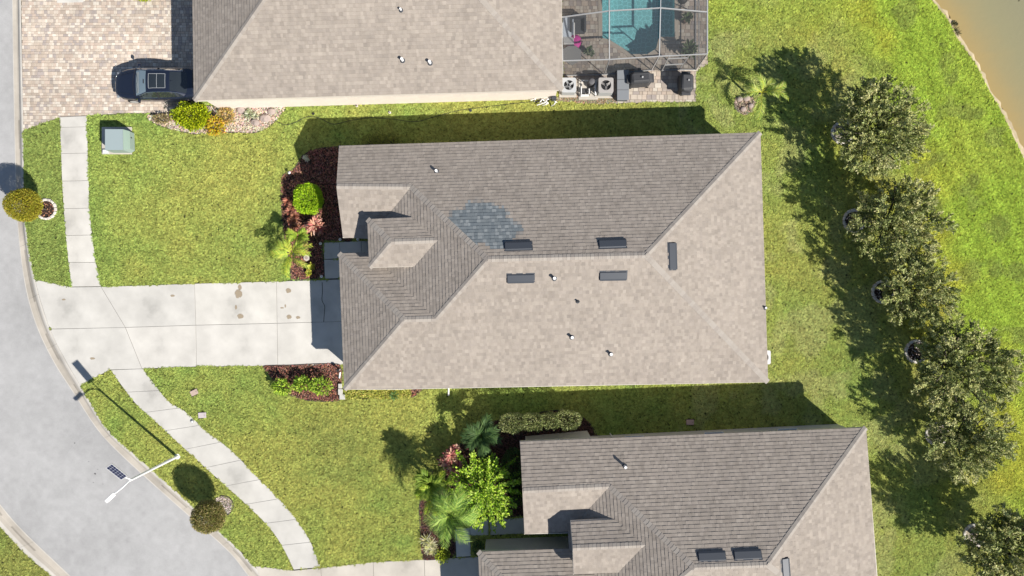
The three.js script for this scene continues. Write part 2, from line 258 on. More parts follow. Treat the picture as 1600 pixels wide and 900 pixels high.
const apronCurve = kerbLawn.filter(([, y]) => y > 437 && y < 603), up = apronCurve.filter(([, y]) => y < 513), dn = apronCurve.filter(([, y]) => y >= 513);
const drive = slabs('driveway', 'wide pale concrete driveway leading to the middle house', [
  [[56, 437], [112, 448.5], [158, 448], [196, 511.5], [81, 514], ...up.slice().reverse()],
  [[81, 514], [196, 511.5], [222, 576], [173, 577.5], [148, 590], [127, 602], ...dn.slice().reverse()],
  [[158, 448], [304, 443], [306, 508], [196, 511.5]], [[196, 511.5], [306, 508], [307, 573], [222, 576]],
  [[304, 443], [432, 439.5], [433, 505], [306, 508]], [[306, 508], [433, 505], [434, 571.5], [307, 573]],
  [[432, 439.5], [546, 436], [546, 502], [433, 505]], [[433, 505], [546, 502], [546, 570], [434, 571.5]]]);
{
  const m = new MB(), w = W2(smoothLine([[503.5, 441], [504, 455], [503.5, 470], [507.5, 478], [507, 488], [506, 503]], 24));
  for (let i = 0; i < w.length - 1; i++) { const a = w[i], b = w[i + 1], q = 0.022; m.quad(V(a[0] - q, 0.026, a[1]), V(a[0] + q, 0.026, a[1]), V(b[0] + q, 0.026, b[1]), V(b[0] - q, 0.026, b[1])); }
  part(drive, 'crack', m.geo(), M.joint);
  const n = 64, d = new Uint8Array(n * n * 4); for (let j = 0; j < n; j++) for (let i = 0; i < n; i++) { const r = Math.hypot(i - 31.5, j - 31.5) / 32, k = clamp((1 - r) * 3.2 + (fbm(i / 9, j / 9, 5, 3) - 0.5) * 2.2) * 255 * (r < 0.97 ? 1 : 0), o = (j * n + i) * 4; d[o] = d[o + 1] = d[o + 2] = k; d[o + 3] = 255; }
  const at = new THREE.DataTexture(d, n, n); at.magFilter = THREE.LinearFilter; at.needsUpdate = true;
  const stainMat = mat(0.36, 0.29, 0.2, { alphaMap: at, transparent: true, opacity: 0.75, roughness: 0.7 });
  for (const [x, y, rx, ry] of [[373, 459, 0.24, 0.3], [375, 449, 0.12, 0.2], [376, 494, 0.2, 0.17], [369, 480, 0.07, 0.16], [451, 454, 0.17, 0.17], [452, 495, 0.16, 0.15], [466, 496, 0.14, 0.1], [441, 481, 0.12, 0.05], [446, 478, 0.05, 0.12], [270, 462, 0.14, 0.08], [100, 468, 0.12, 0.06], [145, 560, 0.16, 0.08]]) {
    const g = new THREE.PlaneGeometry(rx * 2, ry * 2); g.rotateX(-Math.PI / 2); part(drive, 'oil_stain', g, stainMat, [X(x), 0.026, Z(y)], [0, 0, 0]);
  }
}
slabs('driveway', 'concrete driveway of the lower house at the bottom edge', [
  [[399, 884], [459, 891], [501, 887], [507, 960], [430, 960]], [[501, 887], [583, 878], [586, 960], [507, 960]], [[583, 878], [663, 874], [665, 960], [586, 960]], [[663, 874], [768, 869], [770, 960], [665, 960]]], 0.022, [M.oldConcrete]);
slabs('entry_path', 'grey concrete slabs leading to the entry of the middle house', [
  [[506, 379], [531, 378], [531.5, 404], [506.5, 405]], [[531, 378], [564.5, 376.5], [565, 396], [531.3, 397]], [[564.5, 376.5], [590, 375.5], [590, 395], [565, 396]], [[506.5, 405.5], [545, 405], [546, 434.5], [507.5, 435.5]]], 0.03);
slabs('entry_path', 'grey concrete slabs leading to the entry of the lower house', [
  [[711, 826], [734, 824], [736, 869], [713, 870.5]], [[733, 812], [763, 811], [764, 836], [735, 837]], [[765, 811], [832, 808], [834, 833], [766, 836]]], 0.03);

// ---------- pavers ----------
function pavers(name, label, poly, convex, hues, size = [0.21, 0.15], holes) {
  const s = structure(name, label, sheet(W2(poly), 0.004, holes), M.joint), m = new MB(), w = W2(poly), cv = convex.map((c) => W2(c).map((p) => p));
  const xs = w.map((p) => p[0]), zs = w.map((p) => p[1]), x0 = Math.min(...xs), x1 = Math.max(...xs), z0 = Math.min(...zs), z1 = Math.max(...zs);
  const sided = cv.map((c) => { const cx = c.reduce((q, p) => q + p[0], 0) / c.length, cz = c.reduce((q, p) => q + p[1], 0) / c.length; return c.map((a, i) => { const b = c[(i + 1) % c.length]; let nx = -(b[1] - a[1]), nz = b[0] - a[0]; if ((cx - a[0]) * nx + (cz - a[1]) * nz < 0) { nx = -nx; nz = -nz; } return [nx, nz, -(nx * a[0] + nz * a[1])]; }); });
  let row = 0;
  for (let z = z0; z < z1; row++) {
    const dz = size[1] * (row % 3 === 1 ? 1.45 : 1); let x = x0 - rnd() * 0.2;
    while (x < x1) {
      const dx = size[0] * (rnd() < 0.35 ? 0.66 : rnd() < 0.2 ? 1.4 : 1), cx = x + dx / 2, cz = z + dz / 2;
      const hcol = hues[(rnd() * hues.length) | 0], n = 0.72 + 0.4 * fbm(cx * 0.35, cz * 0.35, 91, 3) + rr(-0.09, 0.09), c = hcol.map((q) => q * n), y = 0.02 + rr(-0.002, 0.002);
      for (const sd of sided) {
        let q = [[x + 0.005, z + 0.005], [x + dx - 0.005, z + 0.005], [x + dx - 0.005, z + dz - 0.005], [x + 0.005, z + dz - 0.005]];
        for (const k of sd) { q = clip(q, ...k); if (q.length < 3) break; }
        if (q.length < 3 || area(q) < 0.002 || (holes && holes.some((hl) => inside(hl, cx, cz)))) continue;
        const mx = q.reduce((t, p) => t + p[0], 0) / q.length, mz = q.reduce((t, p) => t + p[1], 0) / q.length, top = q.map(([a, b]) => V(a + (mx - a) * 0.07, y, b + (mz - b) * 0.1)), bot = q.map(([a, b]) => V(a, 0.005, b)), u = (p) => [p.x, p.z];
        for (let i = 1; i < q.length - 1; i++) m.tri(top[0], top[i + 1], top[i], c, u(top[0]), u(top[i + 1]), u(top[i]));
        for (let i = 0; i < q.length; i++) { const j = (i + 1) % q.length; m.quad(bot[i], top[i], top[j], bot[j], c, u(bot[i]), u(top[i]), u(top[j]), u(bot[j])); }
      }
      x += dx;
    }
    z += dz;
  }
  stuffPart(part(s, 'pavers', m.geo(), mat(1, 1, 1, { vertexColors: true, map: tGran, roughness: 0.9 })));
  noGrass.push(poly); return s;
}
const tanHues = [[0.63, 0.53, 0.44], [0.56, 0.47, 0.39], [0.70, 0.61, 0.52], [0.51, 0.44, 0.385], [0.60, 0.49, 0.41], [0.76, 0.69, 0.60], [0.47, 0.41, 0.38], [0.66, 0.58, 0.49]];
pavers('paver_driveway', 'tan and cream paver driveway in front of the upper house', [[31, -180], [34, 0], [36.5, 204], [93, 183.5], [137, 180.5], [232, 177.5], [262, 177], [312, 177], [312, -180]],
  [[[31, -180], [312, -180], [312, 177], [36.2, 177]], [[36, 177], [93, 177], [93, 183.5], [36.5, 204]], [[93, 177], [232, 177], [137, 180.5], [93, 183.5]]], tanHues);
pavers('pool_deck', 'tan paver deck around the pool and behind the upper house', [[876, -150], [1108, -150], [1106, 100], [1088, 112], [1088, 159], [962, 162], [958, 150], [880, 152]],
  [[[876, -150], [1108, -150], [1106, 100], [1088, 112], [878, 112]], [[878, 112], [1088, 112], [1088, 150], [880, 152]], [[958, 150.9], [1088, 150], [1088, 159], [962, 162]]], tanHues.map((c) => c.map((q) => q * 0.85)), [0.28, 0.2], [W2(poolPx)]);
{
  const pool = thing('swimming_pool', 'turquoise swimming pool under the screen cage behind the upper house', 'pool', [X(1000), 0, Z(20)]), at = (g) => { g.translate(-X(1000), 0, -Z(20)); return g; };
  const w = W2(poolPx), mw = new MB();
  for (let i = 0; i < w.length; i++) { const a = w[i], b = w[(i + 1) % w.length]; mw.quad(V(a[0], 0.01, a[1]), V(a[0], -1.4, a[1]), V(b[0], -1.4, b[1]), V(b[0], 0.01, b[1]), null, [a[0] + a[1], 0], [a[0] + a[1], -1.4], [b[0] + b[1], -1.4], [b[0] + b[1], 0]); }
  const tCaustic = tex(512, (u, v) => { let a = 9, b = 9; const n = 15, cu = Math.floor(u * n), cv = Math.floor(v * n); for (let j = -1; j < 2; j++) for (let i = -1; i < 2; i++) { const x = cu + i, y = cv + j, wx = (x + n) % n, wy = (y + n) % n, dx = x + 0.15 + 0.7 * hash(wx, wy, 3) - u * n, dy = y + 0.15 + 0.7 * hash(wx, wy, 4) - v * n, d = Math.hypot(dx, dy); if (d < a) { b = a; a = d; } else if (d < b) b = d; } return 0.66 + 0.32 * smooth(0.2, 0, b - a) + 0.05 * hash(u * 512 | 0, v * 512 | 0); }, 4.2);  // pale cell network: sunlight rippling through the water, painted into the plaster colour
  const plaster = mat(0.52, 0.86, 0.88, { map: tCaustic, roughness: 0.8 });
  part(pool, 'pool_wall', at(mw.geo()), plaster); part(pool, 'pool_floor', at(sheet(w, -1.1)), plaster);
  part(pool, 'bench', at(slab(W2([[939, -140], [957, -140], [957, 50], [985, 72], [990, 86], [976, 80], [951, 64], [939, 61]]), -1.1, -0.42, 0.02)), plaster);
  part(pool, 'pool_water', at(sheet(w, -0.08)), mat(0.74, 0.94, 0.96, { cls: PHYS, transmission: 1, thickness: 0, roughness: 0.02, bumpMap: tRipple, bumpScale: 0.03 }));
  const cop = W2(poolPx), m2 = []; for (let i = 0; i < cop.length; i++) { const a = cop[i], b = cop[(i + 1) % cop.length]; m2.push(beam(V(a[0], 0.022, a[1]), V(b[0], 0.022, b[1]), 0.24, 0.04)); }
  part(pool, 'coping', at(mergeGeometries(m2)), mat(0.5, 0.44, 0.37, { map: tGran, roughness: 0.9 }));
}
// ---------- houses ----------
// A roof plane is {A, B, C}: height = A x + B z + C. Eave lines come from where the photo shows them at eave height.
const at = (p, x, z) => p.A * x + p.B * z + p.C;
function eavePlane(a, b, h, k, into) {                       // a, b, into: photo points; rises from the line a-b towards into
  const p = P(a[0], a[1], h), q = P(b[0], b[1], h), c = P(into[0], into[1], h); let nx = -(q.z - p.z), nz = q.x - p.x; const l = Math.hypot(nx, nz); nx /= l; nz /= l;
  if ((c.x - p.x) * nx + (c.z - p.z) * nz < 0) { nx = -nx; nz = -nz; }
  return { A: k * nx, B: k * nz, C: h - k * (nx * p.x + nz * p.z) };
}
function plane3(p, q, r) { const n = q.clone().sub(p).cross(r.clone().sub(p)); return { A: -n.x / n.y, B: -n.z / n.y, C: p.y + (n.x * p.x + n.z * p.z) / n.y }; }
function onPlane(px, py, pl) { const dx = (px - 800) / FOC, dz = (py - 450) / FOC; const t = (CAM - pl.C) / (1 + pl.A * dx + pl.B * dz); return V(dx * t, CAM - t, dz * t); }   // the ray through a photo point meets a roof plane
const less = (poly, p, q, m = 0) => clip(poly, q.A - p.A, q.B - p.B, q.C - p.C + m);   // where p <= q
const toPx = (v) => [800 + v.x * FOC / (CAM - v.y), 450 + v.z * FOC / (CAM - v.y)];
const shingleHues = [[0.358, 0.315, 0.277], [0.340, 0.299, 0.262], [0.378, 0.335, 0.294], [0.366, 0.323, 0.283], [0.328, 0.290, 0.257], [0.348, 0.307, 0.272]];
function roofFace(roof, poly, pl, o = {}) {                   // a deck, and over it every shingle course as real overlapping tabs
  if (area(poly) < 0.02) return;
  const deck = new THREE.ShapeGeometry(shapeOf(poly)); deck.rotateX(-Math.PI / 2); { const a = deck.attributes.position; for (let i = 0; i < a.count; i++) a.setY(i, at(pl, a.getX(i), a.getZ(i)) - 0.012); deck.computeVertexNormals(); }
  part(roof, 'roof_deck', deck, M.deck);
  const g = Math.hypot(pl.A, pl.B), ux = pl.A / g, uz = pl.B / g, sx = -uz, sz = ux, cs = 1 / Math.hypot(1, g), E = 0.195 * cs;      // u upslope, s along the course
  const loc = poly.map(([x, z]) => [x * sx + z * sz, x * ux + z * uz]);
  let orient = 0; for (let i = 0; i < loc.length; i++) { const q = loc[(i + 1) % loc.length]; orient += loc[i][0] * q[1] - q[0] * loc[i][1]; }
  if (orient < 0) loc.reverse();
  const d0 = Math.min(...loc.map((p) => p[1])), d1 = Math.max(...loc.map((p) => p[1])), m = new MB(), thick = o.thick ?? 0.021;
  const to = (s, d, lift) => { const x = s * sx + d * ux, z = s * sz + d * uz; return V(x, at(pl, x, z) + lift, z); };
  for (let r = 0, d = d0 - 0.02; d < d1; d += E, r++) {
    let band = clip(clip(loc, 0, 1, -d), 0, -1, d + E); if (band.length < 3) continue;
    const s0 = Math.min(...band.map((p) => p[0])), s1 = Math.max(...band.map((p) => p[0]));
    let s = s0 - rnd() * 0.3; const rowTone = rr(-0.02, 0.02);
    while (s < s1) {
      const w = rr(0.12, 0.23); let q = clip(clip(band, 1, 0, -s), -1, 0, s + w);
      if (q.length > 2) {
        const cx = (s + w / 2) * sx + d * ux, cz = (s + w / 2) * sz + d * uz;
        const n = 1 + rowTone + 0.13 * (fbm(cx * 0.5, cz * 0.5, 101, 3) - 0.5) + rr(-0.085, 0.085); let c = shingleHues[(rnd() * shingleHues.length) | 0].map((v) => v * n);
        if (o.tint) c = o.tint(cx, cz, c);
        const drop = rnd() < 0.45 ? 1.2 : 0.85, lift = (p) => 0.004 + thick * drop * (1 - 0.8 * (p[1] - d) / E);
        const v = q.map((p) => to(p[0], p[1], lift(p))), uv = q.map((p) => [p[0], p[1]]);
        for (let i = 1; i < v.length - 1; i++) m.tri(v[0], v[i], v[i + 1], c, uv[0], uv[i], uv[i + 1]);
        for (let i = 0; i < q.length; i++) { const a = q[i], b = q[(i + 1) % q.length]; if (Math.abs(a[1] - d) < 1e-6 && Math.abs(b[1] - d) < 1e-6) m.quad(to(a[0], a[1], -0.01), to(b[0], b[1], -0.01), to(b[0], b[1], lift(b)), to(a[0], a[1], lift(a)), c.map((k) => k * 0.62), uv[i], uv[(i + 1) % q.length], uv[(i + 1) % q.length], uv[i]); }  // butt edges coloured darker, painting in the shade line below each course
      }
      s += w;
    }
  }
  const geo = m.geo(); { // keep normals up
    const p = geo.attributes.position, nn = geo.attributes.normal; for (let i = 0; i < p.count; i += 3) if (nn.getY(i) < -0.05) { for (const at2 of ['position', 'color', 'uv']) { const A = geo.attributes[at2], k = A.itemSize, arr = A.array; for (let j = 0; j < k; j++) { const t = arr[(i + 1) * k + j]; arr[(i + 1) * k + j] = arr[(i + 2) * k + j]; arr[(i + 2) * k + j] = t; } } }
    geo.computeVertexNormals();
  }
  stuffPart(part(roof, 'shingles', geo, M.shingle));
}
function caps(roof, a, b, pl1, pl2, step = 0.2) {             // ridge and hip caps, one piece after the other from a (low) to b
  const d = b.clone().sub(a), L = d.length(); d.normalize();
  const side = V(-d.z, 0, d.x).normalize(), w = 0.15, len = step * 1.25;
  const base = V(0, 0, 0), mk = (thick) => {
    const m = new MB(), q = (t, s) => { const off = d.clone().multiplyScalar(t), o = side.clone().multiplyScalar(s); const pl = s < 0 ? pl1 : pl2; const y = s === 0 ? off.y : off.y + (pl.A * o.x + pl.B * o.z); const lift = 0.026 + thick * (1 - t / len); return V(off.x + o.x, y + lift, off.z + o.z); };
    const A = [q(0, -w), q(0, 0), q(0, w)], B = [q(len, -w), q(len, 0), q(len, w)], dn = (v) => V(v.x, v.y - 0.05, v.z), u = (v) => [v.x, v.z];
    m.quad(A[0], A[1], B[1], B[0], null, u(A[0]), u(A[1]), u(B[1]), u(B[0])); m.quad(A[1], A[2], B[2], B[1], null, u(A[1]), u(A[2]), u(B[2]), u(B[1]));
    m.quad(dn(A[0]), dn(A[1]), A[1], A[0]); m.quad(dn(A[1]), dn(A[2]), A[2], A[1]);
    m.quad(A[0], B[0], dn(B[0]), dn(A[0])); m.quad(A[2], dn(A[2]), dn(B[2]), B[2]);
    const g = m.geo(); return g;
  };
  const geos = [mk(0.009), mk(0.014)], mats = [M.cap, M.capB, M.capC], n = Math.floor(L / step);
  const c1 = at(pl1, a.x - side.x, a.z - side.z), c2 = at(pl2, a.x - side.x, a.z - side.z);
  for (let i = 0; i < n; i++) { const p = a.clone().addScaledVector(d, i * L / n); part(roof, 'ridge_cap', geos[(rnd() * 2) | 0], mats[(rnd() * 3) | 0], p); }
  return base;
}
function sidePlanes(a, b, pA, pB) {                           // order two planes: first the one on the negative side of a-b
  const d = b.clone().sub(a).normalize(), s = V(-d.z, 0, d.x), m = a.clone().add(b).multiplyScalar(0.5);
  return at(pA, m.x - s.x * 0.5, m.z - s.z * 0.5) < at(pB, m.x - s.x * 0.5, m.z - s.z * 0.5) ? [pA, pB] : [pB, pA];
}
const hip = (roof, a, b, pA, pB) => caps(roof, a, b, ...sidePlanes(a, b, pA, pB));
function meet3(p, q, r) { // point where three planes meet
  const a1 = p.A - q.A, b1 = p.B - q.B, c1 = q.C - p.C, a2 = q.A - r.A, b2 = q.B - r.B, c2 = r.C - q.C, D = a1 * b2 - a2 * b1, x = (c1 * b2 - c2 * b1) / D, z = (a1 * c2 - a2 * c1) / D; return V(x, at(p, x, z), z);
}
function meetAt(p, q, h) { const r = meet3(p, q, { A: 0, B: 0, C: h }); return r; }
function eaveTrim(roof, poly, e, open = []) {                 // fascia boards and a soffit under an eave outline; open edges (by number) get none
  for (let i = 0; i < poly.length; i++) { if (open.includes(i)) continue; const a = poly[i], b = poly[(i + 1) % poly.length]; part(roof, 'fascia', beam(V(a[0], e - 0.11, a[1]), V(b[0], e - 0.11, b[1]), 0.03, 0.19), M.fascia); }
  part(roof, 'soffit', sheet(inset(poly, 0.01), e - 0.2), M.soffit);
}
function wallRing(house, pts, top, m, name = 'wall') { // closed wall prism with thickness
  const inner = inset(pts, 0.2), s = shapeOf(pts, [inner]); const g = new THREE.ExtrudeGeometry(s, { depth: top + 0.3, bevelEnabled: false }); g.rotateX(-Math.PI / 2); g.translate(0, -0.3, 0); return part(house, name, g, m);
}
function gableWall(house, pts3, m) { const b = new MB(); for (let i = 1; i < pts3.length - 1; i++) b.tri(pts3[0], pts3[i], pts3[i + 1]); return part(house, 'gable_wall', b.geo(), m); }
function windowOn(house, a, b, t, w, y0, y1, out) { // a window standing on the wall line a-b
  const ax = V(a[0], 0, a[1]), bx = V(b[0], 0, b[1]), d = bx.clone().sub(ax).normalize(), n = V(-d.z, 0, d.x).multiplyScalar(out), c = ax.clone().lerp(bx, t);
  const f = part(house, 'window', mergeGeometries([beam(c.clone().addScaledVector(d, -w / 2).addScaledVector(n, 0.01).setY(y1), c.clone().addScaledVector(d, w / 2).addScaledVector(n, 0.01).setY(y1), 0.08, 0.07), beam(c.clone().addScaledVector(d, -w / 2).addScaledVector(n, 0.03).setY(y0), c.clone().addScaledVector(d, w / 2).addScaledVector(n, 0.03).setY(y0), 0.14, 0.07), bar(c.clone().addScaledVector(d, -w / 2).addScaledVector(n, 0.01).setY(y0), c.clone().addScaledVector(d, -w / 2).addScaledVector(n, 0.01).setY(y1), 0.035), bar(c.clone().addScaledVector(d, w / 2).addScaledVector(n, 0.01).setY(y0), c.clone().addScaledVector(d, w / 2).addScaledVector(n, 0.01).setY(y1), 0.035)]), M.white);
  part(f, 'pane', beam(c.clone().addScaledVector(d, -w / 2 + 0.04).addScaledVector(n, 0.004).setY((y0 + y1) / 2), c.clone().addScaledVector(d, w / 2 - 0.04).addScaledVector(n, 0.004).setY((y0 + y1) / 2), 0.03, y1 - y0 - 0.08), M.glassDark);
}
function ventPipe(roof, px, py, pl, h = 0.38, r = 0.055, m = M.pvc) {
  const c = onPlane(px, py, pl), g = mergeGeometries([bar(c.clone().setY(c.y - 0.1), c.clone().setY(c.y + h), r, r, 12), T(new THREE.TorusGeometry(r, 0.012, 6, 14).rotateX(Math.PI / 2), c.x, c.y + h, c.z)]), v = part(roof, 'vent_pipe', g, m);
  const n = V(-pl.A, 1, -pl.B).normalize(), q = new THREE.Quaternion().setFromUnitVectors(V(0, 1, 0), n), b = new THREE.CylinderGeometry(r + 0.02, r + 0.09, 0.07, 12); b.translate(0, 0.03, 0); b.applyQuaternion(q); b.translate(c.x, c.y, c.z); part(roof, 'pipe_boot', b, M.ventTop); return v;
}
function ridgeVent(roof, cx, cy, pl, w = 1.36, depth = 0.46) {    // low metal hood, open towards the eave
  const c = onPlane(cx, cy, pl), up = V(pl.A, pl.A * pl.A + pl.B * pl.B, pl.B).normalize(), s = V(-pl.B, 0, pl.A).normalize(), n = V(-pl.A, 1, -pl.B).normalize();
  const q = (a, u, h) => c.clone().addScaledVector(s, a).addScaledVector(up, u).addScaledVector(n, h), m = new MB(), W = w / 2, D = depth / 2;
  const t = [[D, 0.02], [D - 0.05, 0.07], [-D + 0.08, 0.11], [-D - 0.03, 0.08]];                // profile, ridge side to eave side
  for (let i = 0; i < t.length - 1; i++) m.quad(q(-W, ...t[i]), q(W, ...t[i]), q(W, ...t[i + 1]), q(-W, ...t[i + 1]));
  for (const k of [-W, W]) { m.quad(q(k, D, 0), q(k, D - 0.05, 0.07), q(k, -D + 0.08, 0.11), q(k, -D + 0.08, 0)); m.quad(q(k, -D + 0.08, 0.06), q(k, -D + 0.08, 0.11), q(k, -D - 0.03, 0.08), q(k, -D - 0.03, 0.06)); }
  m.quad(q(-W, -D + 0.1, 0), q(W, -D + 0.1, 0), q(W, -D + 0.1, 0.105), q(-W, -D + 0.1, 0.105));
  m.quad(q(-W - 0.05, D + 0.05, 0.022), q(W + 0.05, D + 0.05, 0.022), q(W + 0.05, -D, 0.026), q(-W - 0.05, -D, 0.026));
  return part(roof, 'roof_vent', m.geo(), M.ventTop);
}
const corner = (p) => [p.x, p.z];

function frontHouse(o) {            // the plan shared by the two houses in the middle and at the bottom: main hip roof, front gable, raised entry roof, garage hip
  const e = 2.7, H = thing(o.name, o.label, 'house'), roof = new THREE.Group(); roof.name = 'roof'; H.add(roof);
  const N = eavePlane(o.N[0], o.N[1], e, o.k, o.mid), S = eavePlane(o.S[0], o.S[1], e, o.kS ?? o.k, o.mid), E = eavePlane(o.E[0], o.E[1], e, o.kE ?? o.k, o.mid);
  const p1 = onPlane(...o.hipLow, N), p2 = onPlane(...o.hipHigh, N);
  const eA = P(...o.E[0], e), eB = P(...o.E[1], e), dir = eB.clone().sub(eA).setY(0).normalize();
  const W = plane3(p1, p2, p2.clone().addScaledVector(dir, 3));
  const p0 = onPlane(...o.gablePeak, N), sw = P(...o.gableSW, e), G1 = plane3(p0, p1, sw);
  const G3N = eavePlane(...o.g3N, e, o.g3kN, o.mid), G3W = eavePlane(...o.g3W, e, o.g3kW ?? o.g3kN, o.mid);
  const nw = P(...o.N[0], e), ne = P(...o.N[1], e), se = P(...o.S[1], e), sw3 = P(...o.S[0], e);
  const big = [[-60, -60], [60, -60], [60, 60], [-60, 60]], flat = { A: 0, B: 0, C: e };
  const westG1 = (poly) => { const a = nw, b = p0, c = sw; const d = c.clone().sub(a), nx = d.z, nz = -d.x, sgn = nx > 0 ? 1 : -1; return clip(poly, sgn * nx, sgn * nz, -sgn * (nx * a.x + nz * a.z)); };
  const eave = (poly, pl) => less(poly, flat, pl);
  let r;
  r = big; for (const q of [S, E, W]) r = less(r, N, q); r = eave(r, N); roofFace(roof, r, N, { tint: o.tint });
  r = westG1(big); r = less(r, N, G1); r = less(r, W, N); r = eave(r, N); roofFace(roof, r, N, { tint: o.tint });
  r = big; for (const q of [S, N]) r = less(r, E, q); r = less(r, E, W, 40); r = eave(r, E); roofFace(roof, r, E);
  r = big; for (const q of [N, E, W]) r = less(r, S, q); r = eave(r, S); const sMain = r; roofFace(roof, r, S);
  r = big; for (const q of [G3N, G3W]) r = less(r, S, q); r = less(r, W, S); r = eave(r, S); roofFace(roof, r, S);
  r = big; for (const q of [N, S]) r = less(r, W, q); r = less(r, G1, W); r = less(r, G3N, W); r = eave(r, W); roofFace(roof, r, W);
  r = westG1(big); r = less(r, G1, N); r = less(r, W, G1); r = eave(r, G1); roofFace(roof, r, G1);
  r = big; for (const q of [G3W, S]) r = less(r, G3N, q); r = less(r, W, G3N); r = eave(r, G3N); roofFace(roof, r, G3N);
  r = big; for (const q of [G3N, S]) r = less(r, G3W, q); r = eave(r, G3W); roofFace(roof, r, G3W);
  // raised entry roof
  const e2 = o.e2, c2 = o.g2.map((q) => P(...q, e2));          // NW, NE(on eave), SE, SW
  const mid2 = [(o.g2[0][0] + o.g2[2][0]) / 2, (o.g2[0][1] + o.g2[2][1]) / 2], flat2 = { A: 0, B: 0, C: e2 };
  const g2N = eavePlane(o.g2[0], o.g2[1], e2, o.g2kN ?? o.g2k, mid2), g2S = eavePlane(o.g2[3], o.g2[2], e2, o.g2kS ?? o.g2k, mid2), g2W = o.g2hip ? eavePlane(o.g2[0], o.g2[3], e2, o.g2k, mid2) : null;
  const wl = eavePlane(o.g2[0], o.g2[3], 0, 1, mid2), a2 = P(...o.g2[0], e2), b2 = P(...o.g2[3], e2);
  const west2 = (poly) => { const d = b2.clone().sub(a2), s = d.z > 0 ? 1 : -1; return clip(poly, s * d.z, -s * d.x, -s * (d.z * a2.x - d.x * a2.z)); };
  const g2p = [g2N, g2S]; if (g2W) g2p.push(g2W);
  for (const pl of g2p) { r = west2(big); for (const q of g2p) if (q !== pl) r = less(r, pl, q); r = less(r, W, pl); r = less(r, flat2, pl); r = less(r, pl, { A: 0, B: 0, C: e2 + 2.4 }); roofFace(roof, r, pl); }
  // caps
  const peakE = meet3(N, S, E), se0 = meetAt(S, E, e), ne0 = meetAt(N, E, e);
  const p3 = meet3(N, S, W), p4 = meet3(W, S, G3N), p5 = meet3(G3N, G3W, S), g3c = meetAt(G3N, G3W, e), g3s = meetAt(G3W, S, e);
  hip(roof, ne0, peakE, N, E); hip(roof, se0, peakE, S, E); hip(roof, p1, p3, N, W); hip(roof, p4, p3, S, W); hip(roof, g3c, p5, G3N, G3W); hip(roof, g3s, p5, G3W, S);
  hip(roof, p3, peakE, N, S); hip(roof, p5, p4, G3N, S); hip(roof, p0, p1, N, G1);
  let apex;
  if (g2W) { apex = meet3(g2N, g2S, g2W); hip(roof, a2, apex, g2N, g2W); hip(roof, b2, apex, g2S, g2W); } else { let k = 0.5; for (let i = 0; i < 40; i++) { const m0 = a2.clone().lerp(b2, k); k += (at(g2S, m0.x, m0.z) - at(g2N, m0.x, m0.z)) * 0.1; } const md = a2.clone().lerp(b2, k); apex = V(md.x, at(g2N, md.x, md.z), md.z); }
  hip(roof, apex, meet3(g2N, g2S, W), g2N, g2S);
  // walls: outline of the eaves drawn in
  const inn = o.inset ?? 0.32, gx = P(o.gableSW[0] + 120, o.gableSW[1] - 3.5, e), gN = meetAt(G3N, G3W, e), outline = [corner(nw), corner(ne), corner(se), corner(g3s), corner(gN)];
  const wTop = e - 0.16;
  const mainBox = inset([corner(P(o.body, o.N[0][1], e)), corner(ne), corner(se), corner(P(o.body, o.S[0][1], e))], inn);
  wallRing(H, mainBox, wTop, o.wall);
  const gEast = X(o.body + 30, e), g1Box = inset([corner(nw), [gEast, nw.z - 0.4], [gEast, sw.z], corner(sw)], inn); wallRing(H, g1Box, wTop, o.wall);
  const g3Box = inset([corner(gN), [gEast, gN.z - 0.25], [gEast, g3s.z], corner(g3s)], inn); wallRing(H, g3Box, wTop, o.wall);
  { const i = inn; const a = V(nw.x + i, wTop, nw.z + i), b = V(p0.x + i, p0.y - 0.1, p0.z), c = V(sw.x + i, wTop, sw.z - i); gableWall(H, [a, b, c], o.wall); }
  const towerBox = inset([corner(c2[0]), corner(c2[1]), corner(c2[2]), corner(c2[3])], 0.22); wallRing(H, towerBox, e2 - 0.16, o.wall, 'entry_wall');
  if (!g2W) { gableWall(H, [V(a2.x + 0.22, e2 - 0.16, a2.z + 0.22), V(apex.x + 0.22, apex.y - 0.06, apex.z), V(b2.x + 0.22, e2 - 0.16, b2.z - 0.22)], o.wall); }
  // trim
  eaveTrim(roof, [corner(P(o.body, o.N[0][1], e)), corner(ne), corner(se), corner(P(o.body, o.S[0][1], e))], e, [3]);
  eaveTrim(roof, [corner(nw), [gEast, nw.z + (ne.z - nw.z) * (gEast - nw.x) / (ne.x - nw.x)], [gEast, sw.z - 0.09], corner(sw)], e - 0.002, [1, 3]);
  eaveTrim(roof, [corner(gN), [gEast, gN.z - 0.09], [gEast, g3s.z], corner(g3s)], e - 0.004, [1]);
  eaveTrim(roof, c2.map(corner), e2, g2W ? [1] : [1, 3]);
  const rake = (a, b) => part(roof, 'rake_board', beam(a.clone().setY(a.y - 0.1), b.clone().setY(b.y - 0.1), 0.03, 0.18), M.fascia);
  rake(nw, p0); rake(sw, p0); if (!g2W) { rake(a2, apex); rake(b2, apex); }
  // openings
  const ln = (b, i) => [b[i], b[(i + 1) % b.length]];
  for (const t of [0.2, 0.5, 0.78]) windowOn(H, mainBox[0], mainBox[1], t, 1.1, 1.0, 2.1, -1);
  for (const t of [0.25, 0.6]) windowOn(H, mainBox[2], mainBox[3], t, 1.1, 1.0, 2.1, -1);
  windowOn(H, g1Box[3], g1Box[0], 0.5, 1.5, 0.7, 2.1, -1);
